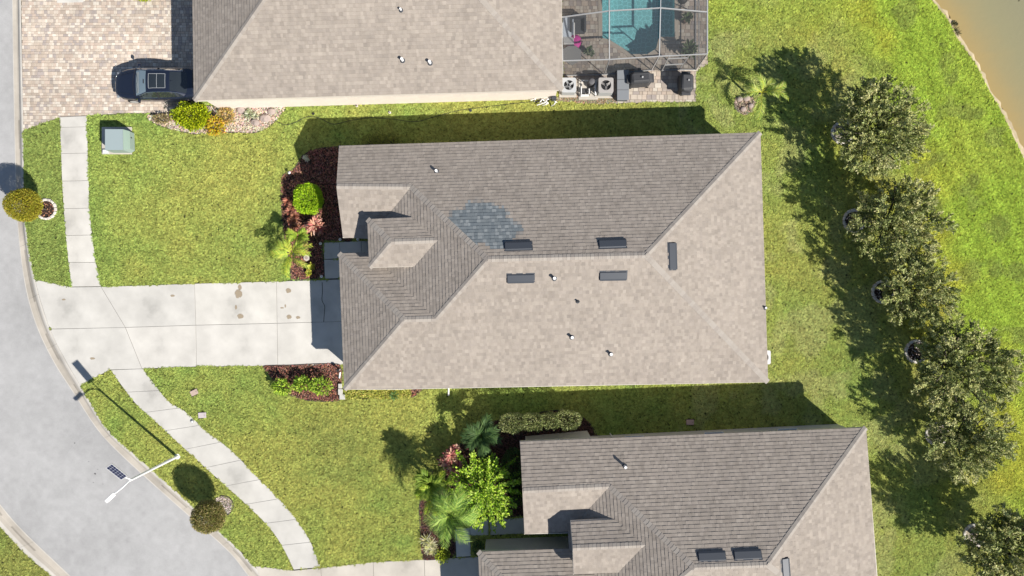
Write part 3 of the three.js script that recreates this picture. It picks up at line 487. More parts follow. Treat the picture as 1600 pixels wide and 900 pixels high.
  { const a = g3Box[0], b = g3Box[3], gd = new THREE.Group(); gd.name = 'garage_door'; H.add(gd); const x = (a[0] + b[0]) / 2 - 0.03, z0 = lerp(a[1], b[1], 0.18), z1 = lerp(a[1], b[1], 0.82); for (let i = 0; i < 4; i++) part(gd, 'door_panel', T(rbox(0.05, 0.53, z1 - z0, 0.015), x, 0.29 + i * 0.55, (z0 + z1) / 2), M.white); }
  part(H, 'front_door', T(rbox(0.06, 2.1, 0.95, 0.01), towerBox[0][0] + 0.01, 1.08, (towerBox[0][1] + towerBox[3][1]) / 2), M.bronze);
  noGrass.push([...mainBox, ].map(([x, z]) => [800 + x * 26.5, 450 + z * 26.5]), g1Box.map(([x, z]) => [800 + x * 26.5, 450 + z * 26.5]), g3Box.map(([x, z]) => [800 + x * 26.5, 450 + z * 26.5]));
  return { H, roof, N, S, E, W, G1, G3N, G3W };
}
const stain = (cx, cz, c) => {
  const s = toPx(V(cx, 4.4, cz)), n = 2 * (fbm(cx * 1.3, cz * 1.3, 201, 3) - 0.5), k = smooth(1.15, 0.7, Math.hypot((s[0] - 748 + 0.25 * (s[1] - 350)) / 60, (s[1] - 352) / 38) + n * 0.4);
  const g = rnd(), q = g > 0.7 ? 0.08 : 0, blue = [0.19 + 0.09 * g + q, 0.235 + 0.09 * g + q, 0.27 + 0.08 * g + q]; const on = smooth(0.2, 0.62, k + rr(-0.3, 0.3) * (k > 0.02 ? 1 : 0)); return c.map((v, i) => lerp(v, blue[i] * 0.78, on * 0.9));
};
const mid = frontHouse({
  name: 'house', label: 'tan shingled hip roof house in the middle behind the wide concrete driveway', k: 0.42, kS: 0.402, kE: 0.397, mid: [860, 405], N: [[530, 228], [1188, 207]], S: [[538, 608.5], [1200, 597]], E: [[1188, 207], [1200, 597]],
  hipLow: [642, 292], hipHigh: [762, 405], gablePeak: [526.5, 291], gableSW: [536, 371], g3N: [[529.5, 396], [575, 394.5]], g3W: [[529.5, 396], [538, 608.5]], g3kN: 0.42, e2: 3.8, g2: [[574, 342.5], [655, 339], [656, 416], [577, 418]], g2k: 0.42, g2hip: true, wall: M.wallTan, body: 600, tint: stain });
for (const [x, y] of [[810, 384.5], [957, 381]]) ridgeVent(mid.roof, x, y, mid.N);
for (const [x, y] of [[813.5, 434.5], [958, 430.5]]) ridgeVent(mid.roof, x, y, mid.S);
ridgeVent(mid.roof, 1050, 400.5, mid.E);
for (const [x, y] of [[866, 435], [893.5, 527], [954, 553]]) ventPipe(mid.roof, x, y, mid.S, 0.3, 0.075);
ventPipe(mid.roof, 902.5, 471, mid.S, 0.18, 0.045, M.black); ventPipe(mid.roof, 682, 267.5, mid.N, 0.2, 0.07); ventPipe(mid.roof, 1195, 481, mid.E, 0.2, 0.05);
const low = frontHouse({
  name: 'house', label: 'tan shingled hip roof house at the bottom edge behind the leafy garden', k: 0.42, kE: 0.382, g2kN: 0.487, g2kS: 0.36, mid: [1090, 890], N: [[812.5, 690], [1353, 668]], S: [[817, 1041], [1380, 1022]], E: [[1353, 668], [1374, 960]],
  hipLow: [952.5, 760], hipHigh: [1095, 897], gablePeak: [818, 767], gableSW: [819.5, 834.5], g3N: [[747, 862], [892, 857]], g3W: [[747, 862], [755, 1043]], g3kN: 0.42, e2: 3.75, g2: [[891.5, 815], [971, 811], [976, 894], [896, 897]], g2k: 0.42, g2hip: false, wall: M.wallGrey, body: 905 });
for (const [x, y] of [[1112, 869], [1168, 866.5]]) ridgeVent(low.roof, x, y, low.N);
ridgeVent(low.roof, 1227, 893, low.E);
ventPipe(low.roof, 976, 728, low.N, 0.36, 0.07);
const upper = (() => {
  const e = 2.7, H = thing('house', 'tan shingled hip roof house at the top edge beside the pool cage', 'house'), roof = new THREE.Group(); roof.name = 'roof'; H.add(roof);
  const c = [[298, -214], [875, -231], [879, 140], [303, 157]], m = [590, -40], pl = [0, 1, 2, 3].map((i) => eavePlane(c[i], c[(i + 1) % 4], e, 0.42, m)), [N, E, S, W] = pl, flat = { A: 0, B: 0, C: e };
  for (const p of pl) { let r = [[-60, -60], [60, -60], [60, 60], [-60, 60]]; for (const q of pl) if (q !== p) r = less(r, p, q); roofFace(roof, less(r, flat, p), p); }
  const a = meet3(N, S, W), b = meet3(N, S, E); hip(roof, meetAt(S, W, e), a, S, W); hip(roof, meetAt(N, W, e), a, N, W); hip(roof, meetAt(S, E, e), b, S, E); hip(roof, meetAt(N, E, e), b, N, E); hip(roof, a, b, N, S);
  const w = c.map(([x, y]) => corner(P(x, y, e))), box = inset(w, 0.24); wallRing(H, box, e - 0.16, M.wallPink); eaveTrim(roof, w, e);
  for (const t of [0.14, 0.42, 0.7]) windowOn(H, box[0], box[1], t, 1.1, 1.0, 2.1, -1);
  const gd = new THREE.Group(); gd.name = 'garage_door'; H.add(gd); for (let i = 0; i < 4; i++) part(gd, 'door_panel', T(rbox(0.05, 0.53, 4.9, 0.015), box[3][0] - 0.02, 0.29 + i * 0.55, Z(80)), M.white);
  ventPipe(roof, 626.5, 16, S, 0.2, 0.05); ventPipe(roof, 629, 94.5, S, 0.28, 0.075); ventPipe(roof, 672, 98.5, S, 0.28, 0.075);
  noGrass.push(box.map(([x, z]) => [800 + x * 26.5, 450 + z * 26.5]));
  return { H, roof, box };
})();
// ---------- planting beds ----------
function bed(name, label, px, base, hues, n, size, edge = true) {
  const w = W2(smoothClosed(px)), s = structure(name, label, sheet(w, 0.006), base), xs = w.map((p) => p[0]), zs = w.map((p) => p[1]), x0 = Math.min(...xs), x1 = Math.max(...xs), z0 = Math.min(...zs), z1 = Math.max(...zs), m = new MB();
  n = n * area(w);
  for (let i = 0, k = 0; i < n && k < n * 5; k++) {
    const x = rr(x0, x1), z = rr(z0, z1); if (!inside(w, x, z)) continue; i++;
    const L = size * rr(0.5, 1.3), wd = L * rr(0.25, 0.7), a = rnd() * 6.3, d = V(Math.cos(a), rr(-0.25, 0.25), Math.sin(a)), t = V(-Math.sin(a), rr(-0.3, 0.3), Math.cos(a)), c = V(x, rr(0.015, 0.05), z), h = hues[(rnd() * hues.length) | 0].map((v) => v * rr(0.75, 1.2)), up = V(0, size * 0.25, 0);
    const q = (i2, j2) => c.clone().addScaledVector(d, L / 2 * i2).addScaledVector(t, wd / 2 * j2), ap = c.clone().add(up);
    m.tri(q(-1, -1), ap, q(1, -0.6), h); m.tri(q(1, -0.6), ap, q(0.8, 1), h); m.tri(q(0.8, 1), ap, q(-1, 0.8), h); m.tri(q(-1, 0.8), ap, q(-1, -1), h);
  }
  stuffPart(part(s, base === M.gravelBase ? 'pebbles' : 'mulch_chips', m.geo(), M.chipV));
  if (edge) { const c = w.map(([x, z]) => V(x, 0.02, z)); part(s, 'edging', new THREE.TubeGeometry(new THREE.CatmullRomCurve3(c, true), w.length * 2, 0.03, 5, true), M.edging); }
  noGrass.push(smoothClosed(px)); return s;
}
function smoothClosed(px) { const c = new THREE.CatmullRomCurve3(px.map(([x, y]) => V(x, 0, y)), true, 'catmullrom', 0.25); return c.getPoints(px.length * 5).slice(0, -1).map((p) => [p.x, p.z]); }
M.chipV = mat(1, 1, 1, { vertexColors: true, roughness: 1 });
const redHues = [[0.30, 0.12, 0.085], [0.20, 0.08, 0.06], [0.38, 0.17, 0.12], [0.14, 0.06, 0.05], [0.42, 0.22, 0.16], [0.10, 0.05, 0.045]], darkHues = [[0.12, 0.06, 0.045], [0.08, 0.045, 0.035], [0.17, 0.08, 0.06]], tanStone = [[0.62, 0.5, 0.4], [0.5, 0.4, 0.32], [0.72, 0.62, 0.52], [0.4, 0.32, 0.26]], pinkStone = [[0.62, 0.5, 0.46], [0.5, 0.42, 0.4], [0.7, 0.6, 0.56], [0.42, 0.36, 0.34]];
bed('mulch_bed', 'large red mulch bed in front of the middle house beside its entry path', [[461, 262], [470, 246], [486, 235], [505, 231], [540, 230], [552, 260], [552, 372], [530, 376], [505, 378], [505, 404], [506, 433], [480, 436], [456, 436], [453, 410], [447, 380], [441, 345], [439, 300], [441, 275]], M.mulchBase, redHues, 420, 0.085);
bed('mulch_bed', 'red mulch bed at the left foot of the middle house below its driveway', [[411, 572], [450, 570.5], [531, 570], [531, 624], [505, 627], [478, 625], [455, 618], [440, 607], [424, 590]], M.mulchBase, redHues, 420, 0.085);
bed('mulch_bed', 'small corner of red mulch at the end of the low ground cover strip', [[642, 606], [660, 605], [657, 612], [648, 619], [641, 620]], M.mulchBase, redHues, 420, 0.08);
bed('mulch_bed', 'dark mulch bed behind the garden of the lower house with a curved black edge', [[730, 672], [760, 660], [800, 652], [850, 643], [882, 640], [905, 648], [922, 662], [934, 684], [900, 690], [830, 692], [830, 800], [764, 808], [712, 822], [710, 868], [662, 874], [658, 846], [655, 800], [660, 770], [700, 740]], M.mulchBase, darkHues, 330, 0.09);
bed('gravel_bed', 'tan pebble bed with shrubs along the wall of the upper house', [[232, 180], [262, 176], [300, 166], [442, 166], [441, 176], [431, 190], [415, 202], [395, 208], [370, 207], [330, 208], [300, 209], [270, 203], [244, 194], [232, 187]], M.gravelBase, tanStone, 420, 0.09);
bed('gravel_bed', 'narrow dirt bed under the pool equipment of the upper house', [[880, 148], [958, 146], [962, 161], [930, 163], [868, 158]], M.gravelBase, [[0.36, 0.24, 0.14], [0.28, 0.2, 0.12], [0.5, 0.38, 0.26]], 300, 0.08, false);

// ---------- leaves ----------
const leafHue = (c, v = 0.25) => { const k = rr(1 - v, 1 + v); return [c[0] * k * rr(0.92, 1.08), c[1] * k, c[2] * k * rr(0.85, 1.15)]; };
function leafAt(m, c, size, wid, dir, nrm, col) {             // a folded leaf: two triangles each side of its midrib
  const t = dir.clone().cross(nrm).normalize().multiplyScalar(size * wid / 2), tip = c.clone().addScaledVector(dir, size), mid2 = c.clone().addScaledVector(dir, size * 0.5).addScaledVector(nrm, -size * 0.06);
  m.tri(c, mid2.clone().add(t), tip, col); m.tri(c, tip, mid2.clone().sub(t), col);
}
const rdir = () => { const z = rr(-1, 1), a = rnd() * 6.283, r = Math.sqrt(1 - z * z); return V(r * Math.cos(a), z, r * Math.sin(a)); };
function leafBall(n, rx, ry, rz, cy, size, hues, { shell = 0.55, lump = 0.12, wid = 0.5, flat = 0, box = 1 } = {}) {
  const m = new MB(), s = seed % 997;
  for (let i = 0; i < n; i++) {
    const d = rdir(); if (box < 1) { const k = 1 / Math.pow(Math.pow(Math.abs(d.x), 1 / box * 2) + Math.pow(Math.abs(d.y), 1 / box * 2) + Math.pow(Math.abs(d.z), 1 / box * 2), box / 2); d.multiplyScalar(k); }
    const q = 1 + lump * (2 * vnoise(d.x * 3 + 9, d.z * 3 + d.y * 2 + 9, s) - 1), k = q * Math.pow(rr(shell, 1), 0.6), c = V(d.x * rx * k, cy + d.y * ry * k, d.z * rz * k);
    if (c.y < 0.02) continue;
    const out = d.clone().normalize().addScaledVector(rdir(), 0.8); out.y += 0.2 + flat; out.normalize(); const nn = d.clone().addScaledVector(rdir(), 0.6).normalize();
    leafAt(m, c, size * rr(0.6, 1.2), wid, out, nn, leafHue(hues[(rnd() * hues.length) | 0]));
  }
  return m.geo();
}
function shrub(name, label, px, py, rad, h, size, hues, n, o = {}) {
  const t = thing(name, label, o.category || 'shrub', P(px, py), o.group);
  const stems = []; for (let i = 0; i < 6; i++) { const a = i / 6 * 6.28 + rnd(), r = rad * 0.55; stems.push(bar(V(Math.cos(a) * 0.05, 0, Math.sin(a) * 0.05), V(Math.cos(a) * r, h * 0.7, Math.sin(a) * r * (o.ez || 1)), 0.02, 0.008, 5)); }
  part(t, 'stem', mergeGeometries(stems), M.bark);
  part(t, 'foliage', leafBall(n, rad, h / 2, rad * (o.ez || 1), h / 2 + (o.lift || 0.03), size, hues, o), M.leaf); return t;
}
function frondGeo(L, droop, leaflets, lw, ll, hues, { v = 0.35, rise = 0.35 } = {}) { // feather frond growing along +x
  const m = new MB(), pts = []; for (let i = 0; i <= 10; i++) { const t = i / 10; pts.push(V(L * (t - 0.12 * t * t * droop), L * (rise * Math.sin(t * 2.2) - droop * t * t * 0.55), 0)); }
  const c = new THREE.CatmullRomCurve3(pts), rc = leafHue([hues[0][0] * 1.3, hues[0][1] * 1.1, hues[0][2]], 0.1);
  for (let i = 0; i < 10; i++) { const a = pts[i], b = pts[i + 1], w = 0.022 * (1 - i / 13); m.quad(a.clone().add(V(0, 0.01, -w)), b.clone().add(V(0, 0.01, -w * 0.9)), b.clone().add(V(0, 0.01, w * 0.9)), a.clone().add(V(0, 0.01, w)), rc); m.quad(a.clone().add(V(0, 0.01, -w)), b.clone().add(V(0, 0.01, -w * 0.9)), b.clone().add(V(0, -0.015, 0)), a.clone().add(V(0, -0.015, 0)), rc); }
  for (let i = 0; i < leaflets; i++) for (const s of [-1, 1]) {
    const t = 0.14 + 0.84 * (i + rnd() * 0.5) / leaflets, p = c.getPoint(t), tan = c.getTangent(t), len = ll * (0.45 + 0.9 * Math.sin(Math.PI * Math.min(1, t * 0.8 + 0.15))) * rr(0.85, 1.1);
    const d = V(0, 0, s).addScaledVector(tan, 0.75 + 0.6 * t).add(V(0, v * rr(0.4, 1.3) - droop * 0.25 - rr(0, 0.25), 0)).normalize(), w = tan.clone().multiplyScalar(lw * rr(0.8, 1.2)), col = leafHue(hues[(rnd() * hues.length) | 0], 0.2);
    const q = p.clone().addScaledVector(d, len * 0.5).add(V(0, 0.02 * len, 0)), e = p.clone().addScaledVector(d, len).add(V(0, -0.12 * len, 0));
    m.quad(p.clone().addScaledVector(w, -0.5), q.clone().addScaledVector(w, -0.6), q.clone().addScaledVector(w, 0.6), p.clone().addScaledVector(w, 0.5), col); m.tri(q.clone().addScaledVector(w, -0.6), e, q.clone().addScaledVector(w, 0.6), col);
  }
  return m.geo();
}
function palm(name, label, px, py, h, L, count, hues, o = {}) {
  const t = thing(name, label, 'palm', P(px, py), o.group), lean = V(o.lx || 0, 0, o.lz || 0);
  if (h > 0.1) part(t, 'trunk', tube([V(0, -0.05, 0), lean.clone().multiplyScalar(0.4).setY(h * 0.5), lean.clone().setY(h)], o.tr || 0.07, 12, 8), M.barkPale);
  const kinds = [0, 1, 2].map((i) => frondGeo(L * (0.85 + 0.15 * i), o.droop ?? 0.7, o.leaflets ?? 24, o.lw ?? 0.05, o.ll ?? 0.45, hues, o));
  for (let i = 0; i < count; i++) { const f = part(t, 'frond', kinds[i % 3], M.leaf, lean.clone().setY(h)); f.rotation.order = 'YXZ'; f.rotation.set(rr(-0.3, 0.3), i * 2.4 + rr(-0.25, 0.25), (o.tilt ?? 0.15) + rr(-0.25, 0.45)); }
  return t;
}
function rosettes(name, label, px, py, list, L, wid, hues, o = {}) {          // cordylines, bromeliads, crotons: strap leaves in whorls
  const t = thing(name, label, o.category || 'plant', P(px, py), o.group);
  for (const [dx, dz, h, k] of list) {
    const m = new MB(), n = o.n || 22;
    for (let i = 0; i < n; i++) {
      const a = i * 2.4, el = lerp(1.15, 0.05, i / n) + rr(-0.15, 0.15), len = L * (k || 1) * rr(0.75, 1.15), d = V(Math.cos(a) * Math.cos(el), Math.sin(el), Math.sin(a) * Math.cos(el)), s = V(-Math.sin(a), 0, Math.cos(a)).multiplyScalar(wid * (k || 1)), c = V(dx, h, dz), col = leafHue(hues[(rnd() * hues.length) | 0], 0.25);
      const p1 = c.clone().addScaledVector(d, len * 0.45), p2 = c.clone().addScaledVector(d, len * 0.8).add(V(0, -len * 0.08, 0)), p3 = c.clone().addScaledVector(d, len).add(V(0, -len * 0.25, 0)), fold = V(0, -wid * 0.4, 0);
      m.quad(c.clone().addScaledVector(s, -0.3), p1.clone().addScaledVector(s, -1), p1.clone().add(fold), c, col); m.quad(c, p1.clone().add(fold), p1.clone().add(s), c.clone().addScaledVector(s, 0.3), col);
      m.quad(p1.clone().addScaledVector(s, -1), p2.clone().addScaledVector(s, -0.8), p2.clone().add(fold), p1.clone().add(fold), col); m.quad(p1.clone().add(fold), p2.clone().add(fold), p2.clone().addScaledVector(s, 0.8), p1.clone().add(s), col);
      m.tri(p2.clone().addScaledVector(s, -0.8), p3, p2.clone().addScaledVector(s, 0.8), col);
    }
    const r = part(t, 'leaf_rosette', m.geo(), M.leaf); if (h > 0.15) part(r, 'stem', bar(V(dx, 0, dz), V(dx, h, dz), 0.02, 0.015, 6), M.bark);
  }
  return t;
}
// ---------- front bed of the middle house ----------
const lime = [[0.36, 0.56, 0.02], [0.46, 0.64, 0.03], [0.27, 0.47, 0.02]], palmG = [[0.24, 0.36, 0.03], [0.32, 0.42, 0.05], [0.18, 0.29, 0.04]], redLeaf = [[0.5, 0.19, 0.15], [0.66, 0.34, 0.22], [0.36, 0.11, 0.11], [0.72, 0.46, 0.3]];
shrub('clipped_shrub', 'bright lime green rounded shrub in the front mulch bed of the middle house', 487, 313, 0.80, 1.25, 0.085, lime, 6500, { box: 0.78, ez: 1.08, shell: 0.6, lump: 0.12, wid: 0.65 });
rosettes('cordyline', 'pink and red rosette plant just below the lime green shrub', 497, 354, [[0, 0, 0.6, 1], [0.2, 0.12, 0.45, 0.85], [-0.22, 0.1, 0.45, 0.85], [0.02, -0.22, 0.45, 0.8]], 0.62, 0.055, [[0.62, 0.30, 0.22], [0.74, 0.48, 0.34], [0.42, 0.15, 0.13]], { n: 26 });
rosettes('croton', 'rusty red low plants along the front edge of the mulch bed', 459, 330, [[-0.3, -0.55, 0.2, 1], [0.0, -0.3, 0.25, 1], [-0.15, 0.05, 0.22, 1], [0.12, 0.3, 0.25, 1.1], [-0.1, 0.62, 0.25, 1], [0.15, 0.9, 0.2, 0.9]], 0.36, 0.05, [[0.34, 0.12, 0.08], [0.42, 0.18, 0.12], [0.22, 0.1, 0.06]], { n: 18 });
rosettes('bromeliad', 'coral round plant left of the pink rosette in the front bed', 458, 362, [[0, 0, 0.15, 1], [0.1, 0.15, 0.18, 0.8], [-0.12, -0.1, 0.18, 0.8]], 0.34, 0.06, [[0.5, 0.2, 0.14], [0.4, 0.15, 0.1], [0.55, 0.3, 0.2]], { n: 24 });
palm('small_palm', 'yellow green feather palm in the front bed beside the entry path', 468, 398, 1.25, 1.35, 9, [[0.38, 0.48, 0.06], [0.48, 0.53, 0.08], [0.28, 0.40, 0.05]], { lw: 0.05, ll: 0.3, leaflets: 15, droop: 0.6, tr: 0.045, lx: -0.05 });
palm('small_palm', 'loose green palm with arching fronds behind the feather palm in the front bed', 474, 371, 1.0, 0.75, 6, palmG, { lw: 0.045, ll: 0.28, leaflets: 15, droop: 0.4, tr: 0.04, tilt: 0.4 });
rosettes('croton', 'small yellow green plant at the corner of the concrete driveway and front bed', 484, 426, [[0, 0, 0.15, 1], [0.15, -0.35, 0.15, 1]], 0.3, 0.05, [[0.4, 0.4, 0.05], [0.5, 0.42, 0.06], [0.3, 0.34, 0.05]], { n: 20 });
rosettes('flowering_plant', 'small cream flowering plant at the top of the front mulch bed', 480, 248, [[0, 0, 0.3, 0.9], [0.1, 0.12, 0.28, 0.6]], 0.28, 0.028, [[0.75, 0.72, 0.5], [0.6, 0.6, 0.35], [0.8, 0.78, 0.65]], { n: 22 });
// bed below the driveway: three leafy shrubs
for (const [i, [x, y, w, hh]] of [[444, 603, 0.52, 0.85], [476, 598, 0.5, 0.8], [505, 602, 0.62, 0.95]].entries())
  shrub('leafy_shrub', ['leftmost of the three loose green shrubs in the red mulch below the driveway', 'middle one of the three loose green shrubs in the red mulch below the driveway', 'rightmost and largest of the three loose green shrubs in the red mulch below the driveway'][i], x, y, w, hh, 0.17, [[0.34, 0.5, 0.05], [0.44, 0.58, 0.07], [0.2, 0.34, 0.04]], 520, { shell: 0.35, lump: 0.3, wid: 0.5, ez: 0.85, group: 'shrubs below the driveway' });
{ // low ground cover along the long side
  const t = thing('ground_cover', 'low yellow green ground cover strip along the lower side of the middle house', 'ground cover', P(590, 614)), m = new MB();
  for (let i = 0; i < 2600; i++) { const x = rr(-1.9, 1.95), z = rr(-0.35, 0.28 + 0.03 * Math.sin(x * 3)), d = rdir(); d.y = Math.abs(d.y) * 0.6 + 0.1; leafAt(m, V(x, rr(0.02, 0.16), z), rr(0.08, 0.15), 0.5, d.normalize(), V(rr(-0.4, 0.4), 1, rr(-0.4, 0.4)).normalize(), leafHue([[0.4, 0.4, 0.07], [0.5, 0.46, 0.12], [0.28, 0.34, 0.06]][(rnd() * 3) | 0])); }
  stuffPart(part(t, 'foliage', m.geo(), M.leaf)); noGrass.push([[540, 604], [641, 604], [641, 621], [540, 624]]);
}
rosettes('agave', 'small dark green spiky plant in the ground cover strip', 616, 617, [[0, 0, 0.1, 1]], 0.35, 0.035, [[0.08, 0.16, 0.05], [0.1, 0.2, 0.06]], { n: 20 });
shrub('hedge_shrub', 'row of small olive shrubs against the upper wall of the middle house', 596, 224, 0.5, 1.0, 0.07, [[0.2, 0.24, 0.05], [0.3, 0.32, 0.08], [0.14, 0.18, 0.04]], 1500, { shell: 0.6 });
shrub('hedge_shrub', 'left small olive shrub against the upper wall of the middle house', 580, 225, 0.45, 0.9, 0.07, [[0.2, 0.24, 0.05], [0.3, 0.32, 0.08], [0.14, 0.18, 0.04]], 1300, { shell: 0.6 });
shrub('hedge_shrub', 'right small olive shrub against the upper wall of the middle house', 614, 223, 0.42, 1.0, 0.07, [[0.2, 0.24, 0.05], [0.3, 0.32, 0.08], [0.14, 0.18, 0.04]], 1300, { shell: 0.6 });
scene.children.filter((o) => o.name.startsWith('hedge_shrub')).forEach((o, i) => { if (!i) o.userData.label = 'middle small olive shrub against the upper wall of the middle house'; });
// ---------- pebble bed of the upper house ----------
shrub('leafy_shrub', 'bright yellow green bushy shrub next to the parked car', 308, 186, 1.05, 1.25, 0.13, [[0.34, 0.42, 0.01], [0.44, 0.48, 0.015], [0.24, 0.33, 0.01]], 4200, { shell: 0.5, lump: 0.22, ez: 0.72, wid: 0.6 });
shrub('croton', 'golden yellow croton right of the bright yellow green shrub', 341, 199, 0.55, 0.7, 0.14, [[0.62, 0.46, 0.02], [0.5, 0.42, 0.03], [0.4, 0.4, 0.04], [0.6, 0.3, 0.05]], 900, { shell: 0.4, lump: 0.25 });
shrub('croton', 'pale orange croton in the pebble bed right of the golden one', 356, 184, 0.5, 0.55, 0.13, [[0.5, 0.32, 0.1], [0.6, 0.44, 0.2], [0.4, 0.36, 0.1]], 700, { shell: 0.4, lump: 0.3 });
shrub('low_shrub', 'dusty brown low shrub at the left end of the pebble bed', 256, 187, 0.5, 0.4, 0.1, [[0.3, 0.22, 0.12], [0.36, 0.3, 0.14], [0.22, 0.2, 0.08]], 600, { shell: 0.3, ez: 0.6 });
rosettes('agave', 'grey green spiky plant at the wall end of the pebble bed', 391, 180, [[0, 0, 0.12, 1], [0.35, 0.1, 0.1, 0.7]], 0.42, 0.05, [[0.4, 0.42, 0.28], [0.5, 0.5, 0.36], [0.3, 0.34, 0.2]], { n: 22 });
for (const [i, [x, y, r]] of [[400, 192, 0.2], [415, 185, 0.24], [425, 175, 0.18], [378, 172, 0.22]].entries()) { const g = new THREE.IcosahedronGeometry(r, 2), p = g.attributes.position; for (let k = 0; k < p.count; k++) { const s = 0.8 + 0.4 * vnoise(p.getX(k) * 7 + i * 9, p.getY(k) * 7 + p.getZ(k) * 5, 31); p.setXYZ(k, p.getX(k) * s * 1.2, p.getY(k) * s * 0.7, p.getZ(k) * s); } g.computeVertexNormals(); const o = structureless('boulder', ['grey boulder in the middle of the pebble bed', 'largest grey boulder near the right end of the pebble bed', 'small boulder at the right end of the pebble bed', 'boulder against the wall in the pebble bed'][i], 'boulder', g, M.rock, P(x, y)); o.position.y = 0.08; }
function structureless(name, label, category, geo, m, pos, group) { const o = new THREE.Mesh(geo, m); o.name = numbered(name); o.userData = { label, category }; if (group) o.userData.group = group; o.position.copy(pos); o.castShadow = o.receiveShadow = true; scene.add(o); return o; }
shrub('leafy_shrub', 'green shrub cut off by the top edge above the paver driveway', 228, -8, 0.75, 0.6, 0.12, [[0.28, 0.36, 0.02], [0.36, 0.42, 0.03]], 1500, { ez: 0.6 });
// ---------- garden of the lower house ----------
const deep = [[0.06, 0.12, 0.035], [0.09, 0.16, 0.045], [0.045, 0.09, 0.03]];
rosettes('cordyline', 'pink red rosette plant standing above the leafy tree in the lower garden', 712, 712, [[-0.55, 0.1, 1.0, 1], [-0.1, -0.35, 1.3, 1.1], [0.25, 0.0, 1.1, 1], [-0.15, 0.35, 0.9, 1], [0.1, -0.7, 1.2, 0.8], [-0.4, -0.25, 0.8, 0.8], [-0.2, 0.75, 0.7, 0.8]], 0.5, 0.05, [[0.55, 0.2, 0.17], [0.66, 0.36, 0.26], [0.36, 0.12, 0.13], [0.7, 0.45, 0.33]], { n: 26 });
palm('feather_palm', 'large feather palm with a full green crown in front of the lower house', 710, 777, 2.6, 1.7, 17, [[0.24, 0.40, 0.07], [0.38, 0.52, 0.12], [0.14, 0.26, 0.05]], { lw: 0.03, ll: 0.5, leaflets: 21, droop: 0.75, lx: 0.05, lz: 0.15, tr: 0.09, v: 0.3 });
palm('small_palm', 'bushy light green palm left of the cordyline in the lower garden', 683, 757, 1.5, 1.4, 12, [[0.44, 0.58, 0.05], [0.54, 0.64, 0.08], [0.28, 0.44, 0.04]], { lw: 0.045, ll: 0.33, leaflets: 20, droop: 0.5, tilt: 0.5, tr: 0.05 });
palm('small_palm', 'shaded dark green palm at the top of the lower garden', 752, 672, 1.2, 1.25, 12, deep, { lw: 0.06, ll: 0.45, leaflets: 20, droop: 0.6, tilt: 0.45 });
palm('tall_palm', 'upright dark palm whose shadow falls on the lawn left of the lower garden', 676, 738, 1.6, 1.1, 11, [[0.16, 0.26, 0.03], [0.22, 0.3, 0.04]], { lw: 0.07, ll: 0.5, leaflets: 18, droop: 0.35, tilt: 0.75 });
{
  const t = thing('leafy_tree', 'small bright green leafy tree in front of the lower house gable', 'tree', P(756, 752));
  part(t, 'trunk', tube([V(0, -0.05, 0), V(0.05, 0.7, 0.03), V(-0.02, 1.3, 0)], 0.06, 10, 7), M.barkPale);
  const m = new MB(), tips = []; for (let i = 0; i < 84; i++) { const a = i * 2.4, r = Math.sqrt((i + 0.5) / 84) * 1.95 * rr(0.72, 1.22), top = V(Math.cos(a) * r * 0.9 + (a % 1) * 0.2, 2.5 - r * 0.45 + rr(-0.5, 0.3), Math.sin(a) * r * 0.95); tips.push(top); }
  const br = []; for (const tp of tips) if (rnd() < 0.6) br.push(tube([V(0, 1.2, 0), tp.clone().multiplyScalar(0.5).add(V(0, 0.85, 0)), tp], 0.014, 8, 4));
  part(t, 'limb', mergeGeometries(br), M.bark);
  for (const tp of tips) { const out = V(tp.x, 0.4, tp.z).normalize(); for (let i = 0; i < 80; i++) { const c = tp.clone().addScaledVector(out, rr(-0.6, 0.5)).addScaledVector(rdir(), rr(0, 0.17)); const d = out.clone().addScaledVector(rdir(), 0.9).normalize(); leafAt(m, c, rr(0.11, 0.21), 0.5, d, V(rr(-0.5, 0.5), 1, rr(-0.5, 0.5)).normalize(), leafHue([[0.32, 0.5, 0.03], [0.42, 0.58, 0.05], [0.2, 0.36, 0.03], [0.46, 0.58, 0.12]][(rnd() * 4) | 0])); } }
  part(t, 'crown', m.geo(), M.leaf);
}
rosettes('spider_plant', 'pale striped grassy plant at the bottom of the lower garden', 672, 850, [[-0.2, -0.3, 0.15, 1], [0.1, -0.1, 0.18, 1], [-0.1, 0.15, 0.15, 1], [0.2, 0.3, 0.12, 0.9]], 0.5, 0.018, [[0.6, 0.58, 0.32], [0.5, 0.52, 0.2], [0.66, 0.64, 0.45]], { n: 34 });
shrub('low_shrub', 'small yellow green shrub at the corner of the lower driveway and garden', 692, 866, 0.42, 0.45, 0.11, [[0.34, 0.44, 0.03], [0.44, 0.5, 0.04]], 520, { lump: 0.3, shell: 0.4 });
for (const [i, [x, y, r, n]] of [[801, 653, 0.74, 4000], [832, 652, 0.62, 3300], [857, 650.5, 0.56, 2600], [884, 649, 0.74, 4000]].entries()) shrub('clipped_hedge', ['leftmost clipped olive shrub of the row behind the lower garden', 'second clipped olive shrub from the left in the row behind the lower garden', 'narrow third clipped olive shrub in the row behind the lower garden', 'rightmost clipped olive shrub of the row beside the black bed edge'][i], x, y, r, 2.45, 0.08, [[0.36, 0.40, 0.15], [0.46, 0.48, 0.22], [0.24, 0.30, 0.09]], n, { box: 0.75, shell: 0.65, lump: 0.16, ez: 0.68, group: 'clipped shrubs in a row', category: 'hedge' });
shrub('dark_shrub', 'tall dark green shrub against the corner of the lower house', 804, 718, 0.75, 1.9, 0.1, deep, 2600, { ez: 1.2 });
shrub('dark_shrub', 'dark green shrub in the shade under the lower house gable wall', 812, 764, 0.6, 1.4, 0.1, deep, 1700, { ez: 1.1 });
